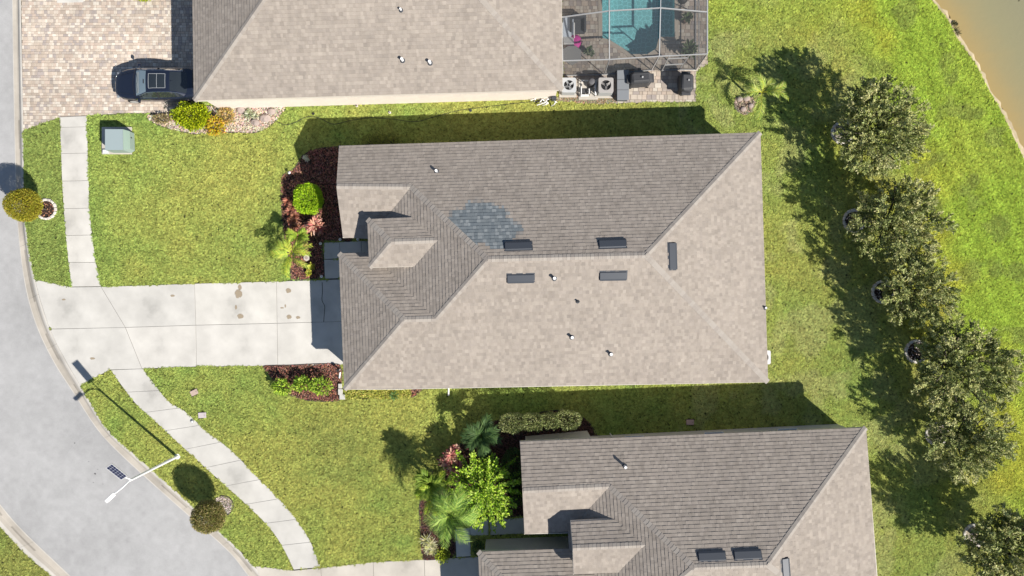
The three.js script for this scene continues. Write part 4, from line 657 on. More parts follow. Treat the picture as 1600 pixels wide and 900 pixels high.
shrub('dark_shrub', 'dark low shrub beside the lower entry path and garage', 748, 852, 0.35, 0.8, 0.08, deep, 900, { ez: 1.2 });

// ---------- trees ----------
function oakGeo(R, H, clumps, per) {
  const tips = [], limbs = []; const m = new MB();
  for (let i = 0; i < clumps; i++) { const d = rdir(); d.y = d.y * 0.8 + 0.12; const k = Math.pow(rnd(), 0.38); tips.push(V(d.x * R * k * rr(0.8, 1.12), H * 0.6 + d.y * H * 0.42 * k, d.z * R * k * rr(0.8, 1.12))); }
  const hues = [[0.29, 0.335, 0.11], [0.38, 0.42, 0.15], [0.16, 0.195, 0.06], [0.46, 0.475, 0.19], [0.55, 0.54, 0.26]];
  for (let b = 0; b < 9; b++) { const a = b * 2.4, s = V(Math.cos(a) * 0.05, H * rr(0.22, 0.34), Math.sin(a) * 0.05), e = V(Math.cos(a) * R * 0.72, H * rr(0.5, 0.85), Math.sin(a) * R * 0.72); limbs.push(tube([s, s.clone().lerp(e, 0.5).add(V(0, 0.15, 0)), e], 0.035, 10, 5)); }
  const twigs = [];
  for (const tp of tips) {
    const base = V(tp.x * 0.45, lerp(H * 0.45, tp.y, 0.4), tp.z * 0.45); if (rnd() < 0.7) twigs.push(tube([base, base.clone().lerp(tp, 0.55).add(V(0, 0.08, 0)), tp.clone()], 0.009, 6, 3));
    const out = tp.clone().sub(V(0, H * 0.45, 0)).normalize(), hue = hues[(rnd() * hues.length) | 0];
    for (let j = 0; j < 4; j++) { // sprays: twiglets with leaves on both sides
      const dir = out.clone().addScaledVector(rdir(), 0.75).normalize(), L = rr(0.3, 0.65), st = tp.clone().addScaledVector(rdir(), 0.2);
      for (let i = 0; i < per / 4; i++) { const c = st.clone().addScaledVector(dir, L * (rnd() - 0.25)).addScaledVector(rdir(), rr(0, 0.11)); leafAt(m, c, rr(0.09, 0.17), 0.5, dir.clone().addScaledVector(rdir(), 0.8).normalize(), V(rr(-0.8, 0.8), 1, rr(-0.8, 0.8)).normalize(), leafHue(rnd() < 0.6 ? hue : hues[(rnd() * hues.length) | 0], 0.3)); }
    }
  }
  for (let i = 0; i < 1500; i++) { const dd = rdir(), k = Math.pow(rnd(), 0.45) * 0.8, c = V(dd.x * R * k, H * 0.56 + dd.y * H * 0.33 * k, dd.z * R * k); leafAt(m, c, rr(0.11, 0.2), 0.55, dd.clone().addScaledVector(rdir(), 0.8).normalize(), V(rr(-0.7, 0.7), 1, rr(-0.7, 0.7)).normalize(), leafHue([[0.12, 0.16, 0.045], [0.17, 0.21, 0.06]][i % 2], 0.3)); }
  return { crown: m.geo(), limbs: limbs, twigs: mergeGeometries(twigs) };
}
const ringStone = () => { const g = rbox(0.2, 0.14, 0.15, 0.04); return g; };
const gStone = ringStone();
function stoneRing(name, label, px, py, R, hues, n, opts = {}) {
  const t = thing(name, label, 'stone ring', P(px, py), opts.group), m = new MB();
  part(t, 'mulch', new THREE.CircleGeometry(R, 30).rotateX(-Math.PI / 2).translate(0, 0.02, 0), opts.base || M.mulchBase);
  for (let i = 0; i < 200 * R * R; i++) { const a = rnd() * 6.28, r = Math.sqrt(rnd()) * R * 0.9, c = V(Math.cos(a) * r, 0.05, Math.sin(a) * r); leafAt(m, c, rr(0.06, 0.12), 0.6, rdir(), V(0, 1, 0), leafHue(hues[(rnd() * hues.length) | 0])); }
  stuffPart(part(t, 'mulch_chips', m.geo(), M.chipV));
  for (let i = 0; i < n; i++) { const a = i / n * 6.283; part(t, 'stone', gStone, i % 3 ? M.stone : M.stoneB, [Math.cos(a) * R, 0.05, Math.sin(a) * R], [rr(-0.1, 0.1), -a + Math.PI / 2 + rr(-0.1, 0.1), rr(-0.1, 0.1)]).scale.set(R * 6.283 / n / 0.2 * 0.94, rr(0.85, 1.2), rr(0.9, 1.2)); }
  noGrass.push(blob(px, py, R * 26.5, 24, 0)); return t;
}
const oakA = oakGeo(2.7, 4.7, 185, 168), oakB = oakGeo(2.65, 4.5, 175, 168), oakC = oakGeo(2.5, 4.8, 165, 168);
const oakSpots = [[1318, 210, 1334, 220, oakA, 0.4, 0.97, 'topmost oak of the row by the pond, beside the small palm'], [1334, 345, 1366, 350, oakB, 1.9, 0.94, 'second oak from the top of the row by the pond'], [1379, 456, 1398, 453, oakC, 3.1, 0.84, 'smaller third oak from the top of the row by the pond'], [1431, 549, 1454, 566, oakA, 4.4, 0.99, 'broad oak of the row by the pond with its stone ring bare on the left'], [1463, 678, 1474, 676, oakB, 5.3, 0.88, 'fifth oak from the top, right of the lower house roof'], [1522, 836, 1522, 836, oakC, 0.9, 1.05, 'bottommost oak cut by the lower right corner']];
for (const [x, y, cx, cy, g, turn, sc, label] of oakSpots) {
  const t = thing('oak_tree', label, 'tree', P(x, y), 'oaks in a row by the pond'), off = P(cx, cy).sub(P(x, y)); t.scale.setScalar(sc);
  part(t, 'trunk', tube([V(0, -0.1, 0), off.clone().multiplyScalar(0.35).setY(0.7), off.clone().multiplyScalar(0.85).setY(1.3), off.clone().setY(2.7)], 0.085, 14, 8), M.bark);
  for (const l of g.limbs) part(t, 'limb', l, M.bark, off, [0, turn, 0]);
  const c = part(t, 'crown', g.crown, M.leaf, off, [0, turn, 0]); stuffPart(part(c, 'twigs', g.twigs, M.barkPale));
}
for (const [i, [x, y]] of [[1334, 345], [1379, 456], [1431, 549], [1463, 678], [1522, 836], [1316, 208]].entries()) stoneRing('stone_ring', ['grey stone ring at the foot of the second oak from the top', 'grey stone ring at the foot of the third oak from the top', 'well visible grey stone ring left of the broad oak', 'grey stone ring at the foot of the fifth oak', 'grey stone ring under the bottommost oak', 'stone ring in shade under the topmost oak'][i], x, y, 0.62, pinkStone, 15, { group: 'stone rings under the oaks', base: i > 2 ? M.gravelBase : M.mulchBase });
// round clipped trees by the kerb
function ballTree(label, px, py, R, h, hues) {
  const t = thing('ball_tree', label, 'topiary tree', P(px, py));
  part(t, 'trunk', bar(V(0, -0.1, 0), V(0, h, 0), 0.05, 0.04), M.bark);
  const ls = []; for (let i = 0; i < 9; i++) { const d = rdir(); d.y = Math.abs(d.y); ls.push(bar(V(0, h - R * 0.6, 0), V(d.x * R * 0.8, h + d.y * R * 0.6, d.z * R * 0.8), 0.015, 0.006, 5)); } part(t, 'limb', mergeGeometries(ls), M.bark);
  part(t, 'crown', leafBall(15000, R, R * 0.92, R, h, 0.08, hues, { shell: 0.45, lump: 0.06, wid: 0.55 }), M.leaf); return t;
}
ballTree('yellow olive ball shaped clipped tree leaning over the kerb at left', 72, 327, 0.93, 1.85, [[0.34, 0.33, 0.03], [0.43, 0.40, 0.045], [0.24, 0.25, 0.02], [0.34, 0.26, 0.035]]);
ballTree('brownish green ball shaped clipped tree by the kerb near the street lamp', 346, 792, 0.93, 1.75, [[0.22, 0.22, 0.06], [0.32, 0.27, 0.09], [0.14, 0.17, 0.04], [0.38, 0.30, 0.14]]);
stoneRing('stone_ring', 'cream scalloped stone ring of red mulch under the yellow ball tree', 73, 327, 0.56, [[0.5, 0.26, 0.16], [0.42, 0.2, 0.12], [0.36, 0.17, 0.1]], 15);
{
  const t = thing('gravel_ring', 'round pebble bed with dark edging under the brownish ball tree', 'gravel ring', P(349, 790)), m = new MB();
  part(t, 'pebble_bed', new THREE.CircleGeometry(0.6, 32).rotateX(-Math.PI / 2).translate(0, 0.02, 0), M.gravelBase); part(t, 'edging', new THREE.TorusGeometry(0.6, 0.03, 6, 40).rotateX(Math.PI / 2).translate(0, 0.03, 0), M.edging);
  for (let i = 0; i < 420; i++) { const a = rnd() * 6.28, r = Math.sqrt(rnd()) * 0.57; leafAt(m, V(Math.cos(a) * r, 0.05, Math.sin(a) * r), rr(0.05, 0.09), 0.8, rdir(), V(0, 1, 0), leafHue(pinkStone[(rnd() * 4) | 0])); } stuffPart(part(t, 'pebbles', m.geo(), M.chipV)); noGrass.push(blob(349, 790, 16, 24, 0));
}
palm('garden_palm', 'small arching palm in a pebble ring right of the pool deck', 1172, 152, 1.35, 1.45, 10, [[0.34, 0.44, 0.07], [0.46, 0.52, 0.14], [0.22, 0.32, 0.06]], { lw: 0.045, ll: 0.3, leaflets: 18, droop: 0.85, tr: 0.06, lx: 0.2, lz: 0.1 });
{ const t = thing('gravel_ring', 'brown pebble ring with rocks under the small palm by the pool deck', 'gravel ring', P(1163, 163)), m = new MB(); part(t, 'pebble_bed', new THREE.CircleGeometry(0.62, 30).rotateX(-Math.PI / 2).translate(0, 0.02, 0), M.gravelBase); for (let i = 0; i < 380; i++) { const a = rnd() * 6.28, r = Math.sqrt(rnd()) * 0.6; leafAt(m, V(Math.cos(a) * r, 0.05, Math.sin(a) * r), rr(0.06, 0.12), 0.8, rdir(), V(0, 1, 0), leafHue([[0.4, 0.28, 0.22], [0.52, 0.4, 0.33], [0.3, 0.22, 0.18]][(rnd() * 3) | 0])); } stuffPart(part(t, 'pebbles', m.geo(), M.chipV)); for (const [x, z, r] of [[-0.3, -0.3, 0.16], [0.1, -0.35, 0.2], [0.35, 0.1, 0.14], [-0.1, 0.3, 0.15]]) part(t, 'rock', new THREE.IcosahedronGeometry(r, 1).scale(1.2, 0.7, 1), M.rock, [x, 0.08, z]); noGrass.push(blob(1163, 163, 17, 24, 0)); }
for (const [i, [x, y, r]] of [[1476, 27, 0.3], [1492, 46, 0.42], [1494, 34, 0.2]].entries()) rosettes('shore_weed', ['small dark weed tuft at the bend of the pond bank', 'largest weed clump standing in the shallow edge of the pond', 'tiny weed in the water just above the largest weed clump'][i], x, y, [[0, 0, 0, 1], [r * 0.5, r * 0.4, 0, 0.8], [-r * 0.5, r * 0.2, 0, 0.7]], r, 0.02, [[0.16, 0.15, 0.06], [0.24, 0.2, 0.1], [0.1, 0.1, 0.05]], { n: 26, category: 'weed' }).position.y = -0.18;
// ---------- parked car ----------
{
  const car = thing('parked_car', 'dark navy sedan parked on the paver driveway with its tail under the roof edge', 'car', [-23.02, 0.02, Z(131.5, 0.8)]);
  const paint = mat(0.012, 0.017, 0.035, { cls: PHYS, roughness: 0.35, clearcoat: 1, clearcoatRoughness: 0.04, metalness: 0.3 }), glass = M.glassDark;
  const prof = [[0, 0.60, 0.36], [0.06, 0.67, 0.52], [0.18, 0.72, 0.66], [0.42, 0.78, 0.80], [0.8, 0.86, 0.885], [1.25, 0.94, 0.92], [1.5, 0.98, 0.925], [2.2, 1.0, 0.93], [3.2, 1.02, 0.93], [3.8, 1.05, 0.925], [4.3, 1.06, 0.89], [4.65, 1.0, 0.82], [4.8, 0.86, 0.76], [4.85, 0.7, 0.7]];
  const loft = (sections) => { const m = new MB(); for (let i = 0; i < sections.length - 1; i++) for (let j = 0; j < sections[i].length - 1; j++) m.quad(sections[i][j], sections[i][j + 1], sections[i + 1][j + 1], sections[i + 1][j]); const cap = (s) => { for (let j = 1; j < s.length - 1; j++) m.tri(s[0], s[j], s[j + 1]); }; cap(sections[0]); cap(sections.at(-1)); return m.geo(); };
  const fine = []; for (let i = 0; i < prof.length - 1; i++) for (let k = 0; k < 4; k++) { const t = k / 4, a = prof[i], b = prof[i + 1]; fine.push(a.map((v, q) => lerp(v, b[q], t))); } fine.push(prof.at(-1));
  const half = (x, h, w) => [[0.86, 0.2], [0.97, 0.34], [1, 0.52], [0.985, h * 0.78], [0.955, h - 0.085], [0.90, h - 0.03], [0.78, h - 0.005], [0.55, h + 0.012], [0.3, h + 0.022], [0, h + 0.026]].map(([k, y]) => [k * w, Math.min(y, h + 0.03)]);
  part(car, 'body', loft(fine.map(([x, h, w]) => { const hh = half(x, h, w), l = hh.map(([z, y]) => V(x, y, z)), r = hh.slice(0, -1).reverse().map(([z, y]) => V(x, y, -z)); return [...l, ...r]; })), paint);
  // hood creases and shut line
  for (const s of [-1, 1]) part(car, 'hood_crease', tube([V(0.35, 0.80, s * 0.5), V(0.85, 0.895, s * 0.6), V(1.3, 0.965, s * 0.66)], 0.012, 12, 5), paint);
  part(car, 'hood_edge', tube([V(1.36, 0.965, -0.84), V(1.26, 0.972, -0.4), V(1.22, 0.975, 0), V(1.26, 0.972, 0.4), V(1.36, 0.965, 0.84)], 0.009, 24, 5), M.black);
  // cabin: rows along the car of (x, height, half width)
  const cab = [[1.36, 0.97, 0.78], [1.75, 1.19, 0.735], [2.2, 1.395, 0.635], [2.6, 1.445, 0.615], [3.1, 1.45, 0.61], [3.5, 1.42, 0.60], [3.9, 1.30, 0.62], [4.3, 1.10, 0.66], [4.45, 1.04, 0.66]];
  const cabS = (rows, k = 1, dy = 0) => rows.map(([x, h, w]) => { const base = 0.95, o = []; for (let j = 0; j <= 12; j++) { const t = j / 12 * 2 - 1; o.push(V(x, h + dy - 0.045 * t * t, t * w * k)); } return [V(x, base, -lerp(w, 0.87, 0.85)), ...o, V(x, base, lerp(w, 0.87, 0.85))]; });
  part(car, 'cabin', loft(cabS(cab)), paint);
  const skin = (r0, r1, j0, j1, lift) => { const m = new MB(), f = (u, v) => { const k = Math.min(cab.length - 2, Math.floor(u)), t = u - k, a = cab[k], b = cab[k + 1], h = lerp(a[1], b[1], t), w = lerp(a[2], b[2], t); return V(lerp(a[0], b[0], t), h + lift - 0.045 * v * v, v * w); }; for (let i = 0; i < 12; i++) for (let j = 0; j < 10; j++) m.quad(f(lerp(r0, r1, i / 12), lerp(j0, j1, j / 10)), f(lerp(r0, r1, i / 12), lerp(j0, j1, (j + 1) / 10)), f(lerp(r0, r1, (i + 1) / 12), lerp(j0, j1, (j + 1) / 10)), f(lerp(r0, r1, (i + 1) / 12), lerp(j0, j1, j / 10))); return m.geo(); };
  const ws = part(car, 'windshield', skin(0.12, 1.92, -0.93, 0.93, 0.008), mat(0.20, 0.27, 0.31, { cls: PHYS, roughness: 0.03, clearcoat: 1 }));
  part(ws, 'dash_tray', skin(0.2, 0.75, -0.8, 0.8, 0.010), mat(0.34, 0.38, 0.38, { roughness: 0.25 }));
  part(ws, 'inner_mirror', T(rbox(0.05, 0.02, 0.24, 0.008), 2.02, 1.33, 0), M.black);
  part(car, 'rear_window', skin(5.1, 7.6, -0.9, 0.9, 0.008), glass);
  const sr = part(car, 'sunroof', skin(2.35, 5 - 0.45, -0.66, 0.66, 0.012), glass); // glass roof with its bright frame and cross bar
  const fr = (u, v) => { const k = Math.floor(u), t = u - k, a = cab[k], b = cab[k + 1]; return V(lerp(a[0], b[0], t), lerp(a[1], b[1], t) + 0.014 - 0.045 * v * v, v * lerp(a[2], b[2], t)); };
  const line = (pts, r, m, n = 'trim') => part(sr, n, tube(pts, r, 20, 5), m), frameMat = mat(0.30, 0.32, 0.34, { roughness: 0.3 });
  line([fr(2.35, -0.66), fr(3, -0.66), fr(4, -0.66), fr(4.5, -0.66)], 0.014, frameMat, 'frame'); line([fr(2.35, 0.66), fr(3, 0.66), fr(4, 0.66), fr(4.5, 0.66)], 0.014, frameMat, 'frame'); line([fr(2.35, -0.66), fr(2.35, 0), fr(2.35, 0.66)], 0.014, frameMat, 'frame'); line([fr(4.5, -0.66), fr(4.5, 0), fr(4.5, 0.66)], 0.014, frameMat, 'frame'); line([fr(3.45, -0.66), fr(3.45, 0), fr(3.45, 0.66)], 0.012, frameMat, 'cross_bar');
  for (const s of [-1, 1]) {
    const m = new MB(), top = [], bot = [], gl = part(car, 'side_window', (() => { for (let i = 0; i <= 14; i++) { const u = 0.75 + i / 14 * 5.9, k = Math.floor(u), t = u - k, a = cab[k], b = cab[k + 1], x = lerp(a[0], b[0], t), h = lerp(a[1], b[1], t) - 0.055, w = lerp(a[2], b[2], t) + 0.012; top.push(V(x, Math.max(h, 1.0), s * w)); bot.push(V(x, 0.985, s * (lerp(w, 0.87, 0.85) - 0.002))); } for (let i = 0; i < 14; i++) m.quad(top[i], top[i + 1], bot[i + 1], bot[i]); return m.geo(); })(), glass);
    part(gl, 'window_trim', mergeGeometries([tube(top, 0.014, 30, 5), tube(bot.map((p) => p.clone().add(V(0, -0.012, s * 0.004))), 0.012, 30, 5)]), M.chrome);
    part(gl, 'pillar', bar(V(2.72, 0.98, s * 0.86), V(2.78, 1.39, s * 0.635), 0.03), M.black);
    const mir = part(car, 'mirror', T(rbox(0.15, 0.12, 0.2, 0.045), 1.62, 1.02, s * 1.02), paint); part(mir, 'mirror_arm', bar(V(1.62, 0.97, s * 0.88), V(1.62, 1.0, s * 0.96), 0.025), M.black);
    part(car, 'headlight', (() => { const g = new THREE.SphereGeometry(0.1, 12, 8); g.scale(1.7, 0.5, 1.1); g.rotateY(s * 0.75); return T(g, 0.27, 0.66, s * 0.62); })(), mat(0.25, 0.27, 0.29, { cls: PHYS, roughness: 0.08, clearcoat: 1 }));
    part(car, 'front_trim', tube([V(0.03, 0.62, s * 0.3), V(0.12, 0.68, s * 0.57), V(0.42, 0.76, s * 0.76)], 0.012, 12, 5), M.chrome);
    for (const x of [0.95, 3.85]) { const wh = part(car, 'wheel', T(new THREE.CylinderGeometry(0.33, 0.33, 0.22, 24).rotateX(Math.PI / 2), x, 0.33, s * 0.80), M.rubber); part(wh, 'rim', T(new THREE.CylinderGeometry(0.22, 0.22, 0.03, 16).rotateX(Math.PI / 2), x, 0.33, s * 0.91), M.alu); }
    part(car, 'tail_light', T(rbox(0.06, 0.12, 0.45, 0.02), 4.8, 0.85, s * 0.5), mat(0.3, 0.01, 0.01, { roughness: 0.2 }));
  }
  part(car, 'grille', T(rbox(0.05, 0.2, 0.8, 0.02), 0.02, 0.45, 0), M.black);
  part(car, 'antenna_fin', T(new THREE.ConeGeometry(0.045, 0.09, 8).scale(1.8, 1, 0.5), 3.62, 1.43, 0), paint);
  part(car, 'wiper', mergeGeometries([tube([V(1.45, 1.03, -0.55), V(1.52, 1.07, -0.2), V(1.5, 1.06, 0.05)], 0.01, 8, 4), tube([V(1.45, 1.03, 0.0), V(1.52, 1.07, 0.35), V(1.5, 1.05, 0.6)], 0.01, 8, 4)]), M.black);
}
// ---------- solar street lamp ----------
{
  const base = P(277.5, 713), lamp = thing('street_lamp', 'white street lamp with a solar panel leaning out over the road', 'street lamp', base), L = (x, y, h) => P(x, y, h).sub(base);
  part(lamp, 'pole', bar(V(0, 0, 0), V(0, 4.95, 0), 0.085, 0.065, 14), M.galv); part(lamp, 'base_plate', T(new THREE.CylinderGeometry(0.16, 0.18, 0.05, 16), 0, 0.03, 0), M.galv);
  const top = V(0, 4.9, 0), hd = L(179.5, 771, 5.25), a1 = top.clone().lerp(hd, 0.45).add(V(0.06, 0.22, 0.02));
  part(lamp, 'arm', tube([V(0, 4.7, 0), V(hd.x * 0.08, 4.98, hd.z * 0.08), a1, hd], 0.032, 24, 8), M.galv);
  const he = L(165.5, 784, 5.25), hm = hd.clone().lerp(he, 0.5), hd2 = he.clone().sub(hd), ln = hd2.length(), g = rbox(ln, 0.08, 0.19, 0.03); g.rotateY(-Math.atan2(hd2.z, hd2.x)); const head = part(lamp, 'lamp_head', T(g, hm.x, 5.27, hm.z), M.white); { const g2 = rbox(ln * 0.8, 0.02, 0.19, 0.005); g2.rotateY(-Math.atan2(hd2.z, hd2.x)); part(head, 'lens', T(g2, hm.x, 5.215, hm.z), mat(0.7, 0.72, 0.74, { roughness: 0.2 })); }
  const c = [L(164.5, 731, 5.75), L(175, 724, 5.75), L(200, 744, 5.25), L(189.5, 750.5, 5.25)], m = new MB(), up = V(0, 0.035, 0), nn = c[1].clone().sub(c[0]).cross(c[3].clone().sub(c[0])).normalize(); if (nn.y < 0) nn.negate();
  const pt = (u, v, k) => c[0].clone().lerp(c[3], u).lerp(c[1].clone().lerp(c[2], u), v).addScaledVector(nn, k);
  const box = (u0, u1, v0, v1, k0, k1) => { const b = new MB(), q = (k) => [pt(u0, v0, k), pt(u1, v0, k), pt(u1, v1, k), pt(u0, v1, k)], A = q(k0), B = q(k1); b.quad(...B); b.quad(A[3], A[2], A[1], A[0]); for (let i = 0; i < 4; i++) b.quad(A[i], A[(i + 1) % 4], B[(i + 1) % 4], B[i]); return b.geo(); };
  const pan = part(lamp, 'solar_panel', box(0, 1, 0, 1, -0.03, 0.01), M.alu), cell = mat(0.012, 0.016, 0.05, { cls: PHYS, roughness: 0.15, clearcoat: 1 });
  for (let i = 0; i < 6; i++) for (let j = 0; j < 3; j++) part(pan, 'cell', box(0.04 + i * 0.155, 0.04 + i * 0.155 + 0.14, 0.1 + j * 0.275, 0.1 + j * 0.275 + 0.25, 0.01, 0.016), cell);
  part(lamp, 'panel_bracket', bar(V(0, 4.85, 0), c[2].clone().lerp(c[3], 0.5).lerp(c[0], 0.1).add(V(0, -0.06, 0)), 0.03), M.galv);
}
// ---------- utility boxes and lids ----------
{
  const p = P(181, 218), t = thing('transformer_box', 'pale green electrical transformer box on a pad in the front lawn', 'utility box', p), q = (x, y, h) => P(x, y, h).sub(p);
  const green = mat(0.26, 0.33, 0.31, { roughness: 0.5 }), gl2 = mat(0.30, 0.365, 0.38, { roughness: 0.4 });
  part(t, 'pad', T(rbox(1.75, 0.12, 1.6, 0.02), 0.1, 0.05, 0.08), M.oldConcrete);
  const m = new MB(), h = 0.95, A = [q(164.5, 202, h), q(192, 202, h), q(192.5, 234.5, h), q(164.5, 234.5, h)], F = [q(202, 205, 0.62), q(203, 232.5, 0.62)], dn = (v) => V(v.x, 0.1, v.z);
  m.quad(A[0], A[3], dn(A[3]), dn(A[0])); m.quad(A[1], A[0], dn(A[0]), dn(A[1])); m.quad(A[3], A[2], dn(A[2]), dn(A[3])); m.tri(A[1], dn(A[1]), F[0]); m.tri(dn(A[1]), dn(F[0]), F[0]); m.tri(A[2], F[1], dn(A[2])); m.tri(dn(A[2]), F[1], dn(F[1])); m.quad(F[0], dn(F[0]), dn(F[1]), F[1]);
  part(t, 'cabinet', m.geo(), green);
  const l = new MB(), u = V(0, 0.025, 0); l.quad(A[0].clone().add(u), A[3].clone().add(u), A[2].clone().add(u), A[1].clone().add(u)); for (let i = 0; i < 4; i++) l.quad(A[i], A[(i + 1) % 4], A[(i + 1) % 4].clone().add(u), A[i].clone().add(u)); part(t, 'lid', l.geo(), gl2);
  const f = new MB(); f.quad(A[1].clone().add(V(0.01, 0.01, 0)), A[2].clone().add(V(0.01, 0.01, 0)), F[1].clone().add(V(0.02, 0, 0)), F[0].clone().add(V(0.02, 0, 0))); part(t, 'sloped_door', f.geo(), mat(0.235, 0.315, 0.275, { roughness: 0.45 }));
  part(t, 'handle', T(rbox(0.03, 0.12, 0.05, 0.01), F[0].x + 0.03, 0.45, 0), M.black);
}
{ const t = thing('cable_box', 'small grey cable box at the lower left corner of the transformer', 'utility box', P(167.5, 237.5)); part(t, 'housing', T(rbox(0.36, 0.2, 0.27, 0.05), 0, 0.1, 0), mat(0.42, 0.45, 0.46)); part(t, 'lid', T(rbox(0.28, 0.03, 0.2, 0.012), 0, 0.21, 0), mat(0.68, 0.7, 0.7)); part(t, 'rim', T(new THREE.TorusGeometry(0.17, 0.02, 6, 24).rotateX(Math.PI / 2).scale(1.15, 1, 0.8), 0, 0.06, 0), M.black); }
for (const [x, y, turn, w, d, label, m] of [[304, 613, 0.45, 0.44, 0.3, 'tilted pinkish meter box lid in the lawn below the driveway', mat(0.58, 0.45, 0.38, { map: tConcrete })], [316.5, 648.5, 0.05, 0.46, 0.32, 'lilac grey meter box lid in the lawn beside the curving sidewalk', mat(0.62, 0.55, 0.57, { map: tConcrete })], [1078, 659.5, 0, 0.44, 0.3, 'pinkish meter box lid in the shaded lawn above the lower house', mat(0.66, 0.46, 0.40, { map: tConcrete })]]) {
  const t = thing('meter_lid', label, 'utility lid', P(x, y), undefined, turn); part(t, 'lid', T(rbox(w, 0.05, d, 0.015), 0, 0.05, 0), m); part(t, 'collar', T(rbox(w + 0.07, 0.05, d + 0.07, 0.02), 0, 0.012, 0), M.edging); part(t, 'finger_hole', T(new THREE.CylinderGeometry(0.018, 0.018, 0.01, 10), w * 0.3, 0.077, 0), M.black);
  noGrass.push(blob(x, y, 7, 12, 0));
}
{ const t = thing('cleanout_cap', 'small white capped pipe at the edge of the curving sidewalk', 'pipe cap', P(301.5, 658.5)); part(t, 'pipe', T(new THREE.CylinderGeometry(0.09, 0.09, 0.1, 16), 0, 0.05, 0), M.alu); part(t, 'cap', T(new THREE.CylinderGeometry(0.05, 0.06, 0.04, 6), 0, 0.11, 0), M.white); }
{ const t = thing('marker_pipe', 'short white marker pipe standing by the upper wall of the lower house', 'marker', P(953, 677)); part(t, 'pipe', bar(V(0, 0, 0), V(0, 0.9, 0), 0.03, 0.03), M.pvc); part(t, 'cap', T(new THREE.SphereGeometry(0.035, 8, 6), 0, 0.9, 0), M.pvc); }
{ const t = thing('downspout_pipe', 'short white pipe end at the lower eave of the middle house', 'pipe', P(701, 612)); part(t, 'pipe', bar(V(0, 0.05, -0.25), V(0, 0.05, 0.18), 0.05, 0.05), M.pvc); part(t, 'elbow', T(new THREE.SphereGeometry(0.06, 10, 8), 0, 0.05, 0.18), M.pvc); }
for (const [i, [x, y]] of [[490, 178], [558, 166], [609, 176], [735, 173]].entries()) { const t = thing('sprinkler_head', ['sprinkler at the left end of the strip under the upper house wall', 'second sprinkler from the left, close against the upper house wall', 'third sprinkler from the left at the shadow edge under the upper house', 'rightmost sprinkler in the strip under the upper house wall'][i], 'sprinkler', P(x, y), 'sprinklers along the upper house'); part(t, 'body', T(new THREE.CylinderGeometry(0.07, 0.09, 0.1, 10), 0, 0.05, 0), [M.black, M.stoneB, M.stone, M.ventTop][i]); part(t, 'nozzle', T(new THREE.CylinderGeometry(0.03, 0.03, 0.05, 8), 0, 0.12, 0), M.black); }
{ const pts = smoothLine([[430, 188], [445, 195], [462, 191], [478, 183], [498, 184], [520, 194], [540, 190], [575, 184], [612, 186], [650, 190], [680, 182], [720, 172], [760, 167], [800, 162], [845, 158]], 60); structureless('garden_cable', 'thin dark cable snaking over the grass below the upper house wall', 'cable', tube(pts.map(([x, y]) => P(x, y, 0.055)), 0.016, 160, 5), M.black, V(0, 0, 0)); }
for (const [i, [x, y]] of [[454.5, 271], [503, 381], [533.5, 374.5], [561, 374.5], [504.5, 432]].entries()) {
  const t = thing('path_light', ['path light at the upper left edge of the front mulch bed', 'path light at the left corner of the entry path', 'path light under the gable corner of the middle house', 'path light beside the entry of the middle house', 'path light where the entry path meets the driveway'][i], 'garden light', P(x, y), 'path lights of the front bed');
  part(t, 'stake', bar(V(0, 0, 0), V(0, 0.32, 0), 0.012, 0.012, 6), M.black); part(t, 'lamp_shade', T(new THREE.CylinderGeometry(0.04, 0.085, 0.06, 14), 0, 0.34, 0), M.galv); part(t, 'cap', T(new THREE.SphereGeometry(0.035, 10, 6), 0, 0.375, 0), M.alu);
}
{ const t = thing('flat_stone', 'round pale stepping stone beside the palm in the front bed', 'stone', P(479.5, 403)); part(t, 'stone', T(new THREE.CylinderGeometry(0.17, 0.19, 0.08, 18), 0, 0.05, 0), M.stoneB); part(t, 'inner_disc', T(new THREE.CylinderGeometry(0.09, 0.09, 0.02, 14), 0, 0.1, 0), M.rock); }
{ // things at the left foot of the middle house
  const t = thing('block_row', 'row of pale concrete blocks along the house corner beside the red mulch', 'concrete block', P(533, 600));
  for (const [x, y, w, d] of [[532, 612, 0.26, 0.34], [535, 620, 0.32, 0.3], [531.5, 603, 0.2, 0.28]]) part(t, 'block', rbox(w, 0.16, d, 0.02), M.concreteB, P(x, y, 0.08).sub(P(533, 600)).setY(0.08));
  const d = thing('spigot', 'white drain pipes with a dark valve at the house corner below the driveway', 'pipe', P(531, 580)); part(d, 'pipe', mergeGeometries([bar(V(0, 0, -0.1), V(0, 0.5, -0.1), 0.04), bar(V(0.03, 0.05, 0.05), V(-0.02, 0.05, 0.4), 0.05)]), M.pvc); part(d, 'valve', T(rbox(0.16, 0.14, 0.14, 0.03), 0, 0.45, -0.1), M.black);
}
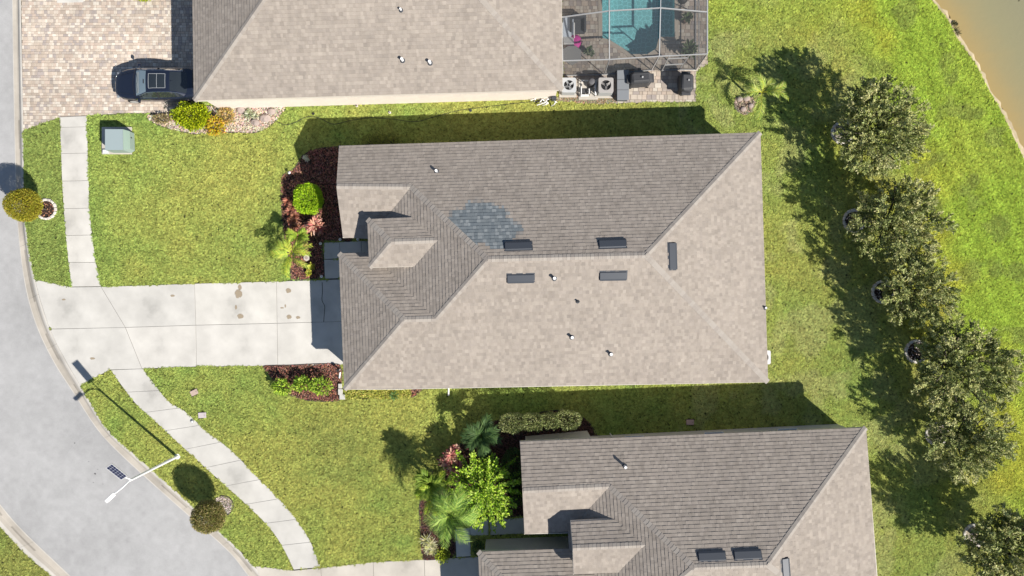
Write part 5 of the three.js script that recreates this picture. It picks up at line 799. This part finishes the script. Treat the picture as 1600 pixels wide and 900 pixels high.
// ---------- cooling units, pool machines, grills behind the upper house ----------
const acMat = mat(0.44, 0.455, 0.47, { roughness: 0.55 });
function acUnit(label, px, py, w, h, m, blades, hh = h) {
  const t = thing('ac_unit', label, 'air conditioner', P(px, py)), s = w / 2;
  part(t, 'pad', T(rbox(w + 0.2, 0.08, w + 0.2, 0.015), 0, 0.05, 0), M.oldConcrete);
  part(t, 'housing', T(rbox(w, h - 0.16, w, 0.06), 0, 0.1 + (h - 0.16) / 2, 0), mat(0.34, 0.35, 0.36));
  const sh = new THREE.Shape(); const r = 0.1; sh.moveTo(-s + r, -s); sh.lineTo(s - r, -s); sh.quadraticCurveTo(s, -s, s, -s + r); sh.lineTo(s, s - r); sh.quadraticCurveTo(s, s, s - r, s); sh.lineTo(-s + r, s); sh.quadraticCurveTo(-s, s, -s, s - r); sh.lineTo(-s, -s + r); sh.quadraticCurveTo(-s, -s, -s + r, -s); const ho = new THREE.Path(); ho.absarc(0, 0, s * 0.72, 0, Math.PI * 2, true); sh.holes.push(ho);
  part(t, 'top_cover', T(new THREE.ExtrudeGeometry(sh, { depth: 0.05, bevelEnabled: true, bevelSize: 0.012, bevelThickness: 0.012, bevelSegments: 2 }).rotateX(-Math.PI / 2), 0, h, 0), m);
  part(t, 'fan_well', T(new THREE.CylinderGeometry(s * 0.72, s * 0.72, 0.1, 24, 1, true), 0, h - 0.02, 0), M.black); part(t, 'fan_floor', T(new THREE.CircleGeometry(s * 0.72, 24).rotateX(-Math.PI / 2), 0, h - 0.055, 0), M.black);
  for (let i = 0; i < blades; i++) { const b = rbox(s * 0.62, 0.012, s * 0.34, 0.005); b.rotateX(0.4); b.translate(s * 0.36, 0, 0); b.rotateY(i * 2 * Math.PI / blades + 0.5); part(t, 'fan_blade', T(b, 0, h, 0), m); }
  part(t, 'hub', T(new THREE.CylinderGeometry(s * 0.14, s * 0.14, 0.05, 14), 0, h + 0.01, 0), M.ventTop);
  const gr = []; for (const k of [0.3, 0.5, 0.7]) gr.push(T(new THREE.TorusGeometry(s * k, 0.006, 5, 28).rotateX(Math.PI / 2), 0, h + 0.045, 0)); for (let i = 0; i < 4; i++) { const b = new THREE.BoxGeometry(s * 1.44, 0.008, 0.01); b.rotateY(i * Math.PI / 4); gr.push(T(b, 0, h + 0.045, 0)); } part(t, 'fan_guard', mergeGeometries(gr.map((g) => g.toNonIndexed())), M.black);
  return t;
}
acUnit('pale grey cooling unit with white fan blades against the upper house corner', 887, 139, 0.82, 0.75, acMat, 4);
acUnit('beige grey cooling unit with a dark round fan beside the deck box', 943.5, 140, 0.84, 0.85, mat(0.36, 0.345, 0.335), 3);
acUnit('white cooling unit peeking out from under the right eave of the middle house', 1185, 556, 0.78, 0.8, mat(0.6, 0.6, 0.62), 3);
{
  const p = P(919, 140), t = thing('pool_pump', 'cluster of pool pump, filter tank and white pipes between the two cooling units', 'pool equipment', p);
  part(t, 'pad', T(rbox(1.15, 0.08, 1.2, 0.02), 0, 0.04, 0), M.oldConcrete);
  part(t, 'filter_tank', mergeGeometries([T(new THREE.CylinderGeometry(0.19, 0.19, 0.6, 18), 0.12, 0.4, -0.28), T(new THREE.SphereGeometry(0.19, 18, 10).scale(1, 0.5, 1), 0.12, 0.7, -0.28)]), mat(0.10, 0.10, 0.11)); part(t, 'pump', mergeGeometries([T(new THREE.CylinderGeometry(0.1, 0.1, 0.45, 14).rotateZ(Math.PI / 2), -0.1, 0.25, 0.2), T(new THREE.CylinderGeometry(0.12, 0.12, 0.25, 14), -0.32, 0.24, 0.2)]), mat(0.06, 0.06, 0.065));
  const pipes = []; const pt = [[-0.4, -0.4], [-0.2, -0.05], [0, 0.35], [0.25, 0.1], [0.4, 0.4], [0.35, -0.1], [-0.45, 0.45]]; for (let i = 0; i < 16; i++) { const a = pt[(rnd() * 7) | 0], b = pt[(rnd() * 7) | 0], h = rr(0.12, 0.6); if (a !== b) pipes.push(rnd() < 0.5 ? bar(V(a[0], h, a[1]), V(a[0], h, b[1]), 0.03) : bar(V(a[0], h, a[1]), V(b[0], h, a[1]), 0.03), bar(V(a[0], 0.08, a[1]), V(a[0], h, a[1]), 0.03), T(new THREE.SphereGeometry(0.042, 8, 6), a[0], h, a[1])); }
  part(t, 'pipes', mergeGeometries(pipes), M.pvc); for (const [x, y, z] of [[-0.3, 0.55, -0.3], [0.35, 0.45, 0.2], [0, 0.35, 0.4], [-0.05, 0.5, 0.05]]) part(t, 'valve', T(rbox(0.11, 0.1, 0.09, 0.02), x, y, z), M.black);
}
{
  const p = P(850, 161), t = thing('hose_pile', 'tangle of white pipes and fittings at the corner of the upper house wall', 'pipes', p), ps = [];
  for (let i = 0; i < 9; i++) { const x = rr(-0.75, 0.7); ps.push(tube([V(x, rr(0.05, 0.4), rr(-0.25, 0.1)), V(x + rr(-0.3, 0.3), rr(0.1, 0.5), rr(-0.25, 0.15)), V(x + rr(-0.4, 0.4), rr(0.05, 0.3), rr(-0.2, 0.2))], 0.032, 12, 6)); } part(t, 'pipe', mergeGeometries(ps), M.pvc); part(t, 'meter_box', T(rbox(0.28, 0.5, 0.16, 0.02), 0.55, 0.5, -0.12), M.ventTop); part(t, 'valve', mergeGeometries([T(rbox(0.1, 0.1, 0.1, 0.02).toNonIndexed(), -0.4, 0.3, 0), T(rbox(0.09, 0.09, 0.09, 0.02).toNonIndexed(), 0.1, 0.25, 0.05)]), M.black);
}
{ const p = P(971, 137), t = thing('deck_box', 'long slate grey deck box on the pavers between the cooling unit and the grill', 'storage box', p); part(t, 'body', T(rbox(0.62, 0.5, 1.66, 0.03), 0, 0.27, 0), mat(0.10, 0.11, 0.125)); part(t, 'lid', T(rbox(0.7, 0.07, 1.74, 0.025), 0, 0.55, 0), mat(0.20, 0.215, 0.235, { roughness: 0.6 })); part(t, 'seam', mergeGeometries([T(new THREE.BoxGeometry(0.7, 0.012, 0.012), 0, 0.59, -0.3), T(new THREE.BoxGeometry(0.7, 0.012, 0.012), 0, 0.59, 0.3)]), M.black); }
function drapedGrill(label, px, py, w, h, d, turn, wheel) {
  const t = thing('covered_grill', label, 'grill', P(px, py), undefined, turn), g = rbox(w, h, d, 0.12), q = new RoundedBoxGeometry(w, h, d, 8, 0.2), p = q.attributes.position, id = seed % 89;
  for (let i = 0; i < p.count; i++) { const x = p.getX(i), y = p.getY(i), z = p.getZ(i), k = 1 + 0.26 * (vnoise(x * 6 + 20, z * 6 + y * 4 + 20, id) - 0.5) + (y < 0 ? 0.07 : 0), hump = y > 0 ? 0.16 * Math.exp(-((x / (w * 0.28)) ** 2)) : 0; p.setXYZ(i, x * k, y + hump + 0.14 * (vnoise(x * 5, z * 5, id + 1) - 0.5), z * k); } q.computeVertexNormals();
  part(t, 'cover', T(q, 0, h / 2 + 0.06, 0), mat(0.045, 0.047, 0.053, { roughness: 0.6 }));
  for (const s of [-1, 1]) { part(t, 'side_shelf', T(rbox(0.22, 0.08, d * 0.75, 0.03), s * (w / 2 + 0.06), h * 0.72, 0), mat(0.05, 0.052, 0.058, { roughness: 0.6 })); part(t, 'wheel', T(new THREE.CylinderGeometry(0.07, 0.07, 0.05, 12).rotateX(Math.PI / 2), s * w * 0.4, 0.07, d / 2), M.rubber); }
  part(t, 'badge', T(new THREE.CylinderGeometry(0.05, 0.05, 0.01, 14).rotateX(0.2), 0.05, h + 0.2, 0.05), M.alu); return t;
}
drapedGrill('wide covered grill in a black cover beside the deck box outside the pool cage', 997, 128.5, 1.25, 0.95, 0.7, 0.05);
drapedGrill('tall covered grill in black at the corner of the pavers outside the cage', 1067, 136, 1.05, 1.0, 0.72, Math.PI / 2);

// ---------- screened pool cage ----------
{
  const o = P(990, 40), t = thing('pool_cage', 'white framed screen enclosure over the swimming pool behind the upper house', 'pool enclosure', o), hE = 2.55, hM = 3.15, Q = (x, y, h) => P(x, y, h).sub(o);
  const rows = [[[877, -150], [950, -160], [1034, -165], [1106, -158]], [[877, -62], [951, -74], [1033, -78], [1105, -70]], [[877, 27], [952, 17], [1032, 12.5], [1105, 19]], [[879, 95], [952, 93], [1030, 88], [1105, 84.5]]].map((r, k) => r.map(([x, y], i) => Q(x, y, k === 3 ? hE : (i === 1 || i === 2) ? hM : hE)));
  const B = (n, a, b, w = 0.045, h = 0.1) => part(t, n, beam(a, b, w, h), M.alu);
  for (const r of rows) for (let i = 0; i < 3; i++) B('roof_beam', r[i], r[i + 1]);
  for (let k = 0; k < 3; k++) for (let i = 0; i < 4; i++) B(i === 0 || i === 3 ? 'side_beam' : 'purlin', rows[k][i], rows[k + 1][i], i === 0 || i === 3 ? 0.07 : 0.05, 0.09);
  const foot = (x, y) => Q(x, y, 0.05), f = [foot(880, 118), foot(944, 116.5), foot(1018, 109.5), foot(1034, 111), foot(1061, 109), foot(1087, 109)];
  const tops = [rows[3][0], rows[3][1], Q(1029.5, 88, hE), Q(1046, 87.5, hE), Q(1077.5, 86, hE), rows[3][3]];
  for (let i = 0; i < 6; i++) B('post', f[i], tops[i], 0.05, 0.05);
  B('bottom_rail', f[0], f[1], 0.05, 0.06); B('bottom_rail', f[1], f[2], 0.05, 0.06); B('bottom_rail', f[4], f[5], 0.05, 0.06);
  const dr = (a, b, k) => a.clone().lerp(b, k), dl = (k) => dr(f[3], tops[3], k), d2 = (k) => dr(f[4], tops[4], k); B('door_rail', dl(0.83), d2(0.83)); B('door_rail', dl(0.42), d2(0.42)); B('door_rail', dl(0.03), d2(0.03));
  const ef = [Q(1087, -150, 0.05), Q(1087, -62, 0.05), Q(1087, 20, 0.05)], et = [rows[0][3], rows[1][3], rows[2][3]]; for (let i = 0; i < 3; i++) B('post', ef[i], et[i], 0.05, 0.05); B('bottom_rail', ef[0], f[5], 0.05, 0.06); B('chair_rail', Q(1092, -150, 0.9), Q(1092, 103, 0.9), 0.04, 0.05);
  const pane = (a, b, c, d) => { const m = new MB(); m.quad(a, b, c, d); part(t, 'screen_panel', m.geo(), M.screen); }, dy = V(0, -0.03, 0), D = (v) => v.clone().add(dy);
  for (let k = 0; k < 3; k++) for (let i = 0; i < 3; i++) pane(D(rows[k][i]), D(rows[k][i + 1]), D(rows[k + 1][i + 1]), D(rows[k + 1][i]));
  for (let i = 0; i < 5; i++) pane(f[i], f[i + 1], tops[i + 1], tops[i]); pane(ef[0], ef[1], et[1], et[0]); pane(ef[1], ef[2], et[2], et[1]); pane(ef[2], f[5], tops[5], et[2]);
}
// ---------- on the pool deck ----------
{
  const t = thing('lounge_chair', 'white lounge chair with pale cushions beside the upper house wall inside the cage', 'lounge chair', P(887, 50)); const g = (n, geo, m, x, y, z, rx = 0, rz = 0) => part(t, n, geo, m, [x, y, z], [rx, 0, rz]);
  g('seat', rbox(0.62, 0.09, 1.2, 0.03), mat(0.55, 0.62, 0.72), 0, 0.36, -0.15); g('backrest', rbox(0.62, 0.08, 0.7, 0.03), M.white, 0, 0.56, 0.72, -0.6); for (const [x, z] of [[-0.26, -0.65], [0.26, -0.65], [-0.26, 0.5], [0.26, 0.5]]) g('leg', rbox(0.05, 0.34, 0.05, 0.01), M.white, x, 0.18, z); for (const s of [-1, 1]) g('armrest', rbox(0.06, 0.05, 0.9, 0.015), M.white, s * 0.34, 0.52, 0.1);
  const p = thing('bean_bag', 'magenta bean bag seat in the pool cage beside the house', 'bean bag', P(897, 68)), q = new THREE.SphereGeometry(0.38, 24, 16), a = q.attributes.position; for (let i = 0; i < a.count; i++) { const k = 1 + 0.22 * (vnoise(a.getX(i) * 6 + 5, a.getZ(i) * 6 + a.getY(i) * 4 + 5, 77) - 0.5); a.setXYZ(i, a.getX(i) * k, a.getY(i) * k * 0.7, a.getZ(i) * k * 1.2); } q.computeVertexNormals(); part(p, 'cushion', T(q, 0, 0.25, 0), mat(0.55, 0.03, 0.30, { roughness: 0.6 })); part(p, 'seam', T(new THREE.TorusGeometry(0.3, 0.012, 5, 24).rotateX(Math.PI / 2), 0, 0.42, 0), mat(0.4, 0.02, 0.22));
  const tb = thing('outdoor_table', 'grey angular patio table in the lower left corner of the pool cage', 'table', P(892, 92)); part(tb, 'tabletop', T(new THREE.CylinderGeometry(0.62, 0.62, 0.04, 6), 0, 0.72, 0), mat(0.24, 0.24, 0.24)); part(tb, 'pedestal', T(new THREE.CylinderGeometry(0.05, 0.07, 0.7, 10), 0, 0.36, 0), M.bronze); part(tb, 'foot', T(new THREE.CylinderGeometry(0.3, 0.34, 0.05, 16), 0, 0.04, 0), M.bronze);
  const sf = thing('dark_sofa', 'charcoal outdoor sofa in shade along the upper house inside the cage', 'sofa', P(902, 42)); part(sf, 'seat', T(rbox(0.85, 0.3, 0.95, 0.05), 0, 0.24, 0), mat(0.07, 0.075, 0.085)); part(sf, 'backrest', T(rbox(0.85, 0.4, 0.2, 0.05), 0, 0.55, -0.4), mat(0.06, 0.065, 0.075)); for (const s of [-1, 1]) part(sf, 'armrest', T(rbox(0.14, 0.22, 0.95, 0.04), s * 0.4, 0.48, 0), mat(0.06, 0.065, 0.075));
  const ba = thing('black_grill', 'round black kettle grill at the top edge of the pool deck', 'grill', P(1062, 6)); part(ba, 'bowl', T(new THREE.SphereGeometry(0.3, 20, 12), 0, 0.7, 0), M.black); part(ba, 'lid_handle', T(rbox(0.14, 0.05, 0.04, 0.01), 0, 1.02, 0), M.alu); for (const [x, z] of [[0.2, 0.15], [-0.2, 0.15], [0, -0.25]]) part(ba, 'leg', bar(V(x * 1.3, 0, z * 1.3), V(x * 0.6, 0.55, z * 0.6), 0.015), M.alu);
  const pot = (t2, r, h) => part(t2, 'pot', T(new THREE.CylinderGeometry(r, r * 0.75, h, 16), 0, h / 2, 0), mat(0.12, 0.08, 0.06));
  const pl1 = rosettes('potted_plant', 'potted rubber plant left of the pool in the cage', 919, 84, [[0, 0, 0.55, 1], [0.1, 0.1, 0.45, 0.8], [-0.12, 0.05, 0.45, 0.8]], 0.34, 0.09, [[0.06, 0.1, 0.04], [0.16, 0.2, 0.1], [0.3, 0.34, 0.26]], { n: 12, category: 'potted plant' }); pot(pl1, 0.17, 0.36);
  const pl2 = rosettes('potted_plant', 'large potted palm lily in the lower right corner of the pool cage', 1071, 82, [[0, 0, 0.75, 1], [0.15, 0.1, 0.6, 0.9], [-0.1, 0.15, 0.65, 0.9]], 0.62, 0.075, [[0.07, 0.11, 0.05], [0.13, 0.18, 0.08]], { n: 16, category: 'potted plant' }); pot(pl2, 0.2, 0.42);
  const pl3 = rosettes('potted_plant', 'potted plant in the middle of the right side of the pool cage', 1069, 34, [[0, 0, 0.6, 1], [0.1, -0.1, 0.5, 0.9]], 0.42, 0.07, [[0.06, 0.09, 0.04], [0.11, 0.15, 0.07]], { n: 14, category: 'potted plant' }); pot(pl3, 0.18, 0.38);
}
// ---------- grass: tufts of blades over every lawn that the photograph shows ----------
{
  const S = 0.5, PX0 = -60, PY0 = -60, W = 860, Hh = 510, cv = document.createElement('canvas'); cv.width = W; cv.height = Hh; const cx = cv.getContext('2d');
  cx.fillStyle = '#fff'; cx.fillRect(0, 0, W, Hh); cx.fillStyle = '#000';
  const fill = (pts) => { cx.beginPath(); pts.forEach(([x, y], i) => { const a = (x - PX0) * S, b = (y - PY0) * S; i ? cx.lineTo(a, b) : cx.moveTo(a, b); }); cx.closePath(); cx.fill(); };
  noGrass.forEach(fill); const clampY = (l) => l.filter(([, y]) => y > -400 && y < 1500);
  fill([...clampY(kerbLawn), ...clampY(farLawn).reverse()]); fill([...clampY(pondEdge).map(([x, y]) => [x - 1, y]), [3000, 1500], [3000, -400]]);
  const px = cx.getImageData(0, 0, W, Hh).data;
  const tuft = (nb, hgt, spread) => { const m = new MB(); for (let i = 0; i < nb; i++) { const a = i * 2.4 + rr(-0.4, 0.4), tilt = rr(0.35, 1.05), L = hgt * rr(0.7, 1.3), d = V(Math.cos(a) * Math.sin(tilt), Math.cos(tilt), Math.sin(a) * Math.sin(tilt)), s = V(-Math.sin(a), 0, Math.cos(a)).multiplyScalar(0.014), c = V(rr(-spread, spread), -0.01, rr(-spread, spread)), q = c.clone().addScaledVector(d, L * 0.6), e = c.clone().addScaledVector(d, L).add(V(Math.cos(a) * L * 0.25, -L * 0.12, Math.sin(a) * L * 0.25)); m.tri(c.clone().sub(s), c.clone().add(s), q.clone().add(s)); m.tri(c.clone().sub(s), q.clone().add(s), q.clone().sub(s)); m.tri(q.clone().sub(s), q.clone().add(s), e); } return m.geo(); };
  // colour of the turf at a photo point
  const turf = (x, y) => {
    const X0 = x / 26.5, Y0 = y / 26.5, n1 = fbm(X0 * 0.22, Y0 * 0.22, 301, 3), n2 = fbm(X0 * 0.75, Y0 * 0.75, 305, 3), n3 = fbm(X0 * 2.2, Y0 * 2.2, 309, 2);
    const yel = [0.302, 0.322, 0.08], grn = [0.19, 0.286, 0.066], lim = [0.275, 0.385, 0.05], pale = [0.38, 0.37, 0.155], olive = [0.17, 0.20, 0.06];
    const mix = (a, b, t) => a.map((v, i) => lerp(v, b[i], clamp(t)));
    let c = mix(yel, grn, 0.25 + 1.5 * (n1 - 0.47) + 0.9 * (n2 - 0.5));
    if (x < 1000) { c = mix(c, grn, 0.75 * smooth(230, 130, x) * (y < 450 ? 1 : 0)); c = mix(c, yel, 0.65 * Math.exp(-(((x - 300) / 110) ** 2 + ((y - 300) / 90) ** 2))); c = mix(c, olive, 0.45 * smooth(112, 96, x) * (y > 180 ? 1 : 0)); c = mix(c, olive, 0.4 * Math.exp(-(((x - 520) / 60) ** 2 + ((y - 700) / 60) ** 2)) * n2 * 2); }
    if (x > 1060) { const edge = x - (1235 + 0.42 * y * 0.75 + 40 * (n1 - 0.5)); const k = smooth(40, 130, edge); c = mix(mix(c, pale, 0.45 * smooth(0.45, 0.65, n2)), mix(lim, [0.35, 0.39, 0.07], 1.4 * (n1 - 0.42)), k); c = mix(c, [0.40, 0.36, 0.04], 0.6 * smooth(0.5, 0.72, n1) * smooth(-60, 40, edge) * smooth(230, 60, edge)); c = mix(c, olive, k * 0.5 * smooth(0.58, 0.7, n2)); c = c.map((v) => v * (1 + 0.09 * k * Math.sin((x - 0.47 * y) / 6.4 + 2 * n1))); c = mix(c, lim, 0.5 * smooth(60, 0, Math.abs(y - 10)) * (1 - k)); }
    const t = 0.87 + 0.26 * n3; return c.map((v) => v * t);
  };
  const pts = []; const dens = 380, x0 = X(PX0 + 6), x1 = X(PX0 + W / S - 6), z0 = Z(PY0 + 6), z1 = Z(PY0 + Hh / S - 6), N = (x1 - x0) * (z1 - z0) * dens;
  for (let i = 0; i < N; i++) { const x = rr(x0, x1), z = rr(z0, z1), ix = ((800 + x * 26.5 - PX0) * S) | 0, iy = ((450 + z * 26.5 - PY0) * S) | 0; if (px[(iy * W + ix) * 4] > 128) pts.push([x, z]); }
  // the soil sheet keeps to the same colours, well darker, through a texture in metres
  const names = [tuft(9, 0.08, 0.05), tuft(7, 0.105, 0.045)], per = Math.ceil(pts.length / 2), m4 = new THREE.Matrix4(), q = new THREE.Quaternion(), up = V(0, 1, 0), col = new THREE.Color();
  const g = mergeGeometries([names[0]]), im = new THREE.InstancedMesh(g, M.grass, pts.length);
  pts.forEach(([x, z], i) => { q.setFromAxisAngle(up, rnd() * 6.28); const s = rr(0.65, 1.25) * (0.88 + 0.24 * vnoise(x * 2.1, z * 2.1, 401)); m4.compose(V(x, 0, z), q, V(s, s * rr(0.7, 1.2), s)); im.setMatrixAt(i, m4); const c = turf(800 + x * 26.5, 450 + z * 26.5), k = 1.28 * rr(0.5, 1.4); col.setRGB(c[0] * k * rr(0.93, 1.1), c[1] * k, c[2] * k); im.setColorAt(i, col); });
  im.name = 'lawn_grass'; im.userData = { kind: 'stuff', label: 'mown yellow green grass of the lawns around the houses', category: 'grass' }; im.castShadow = im.receiveShadow = true; scene.add(im);
}
renderer.render(scene, camera);
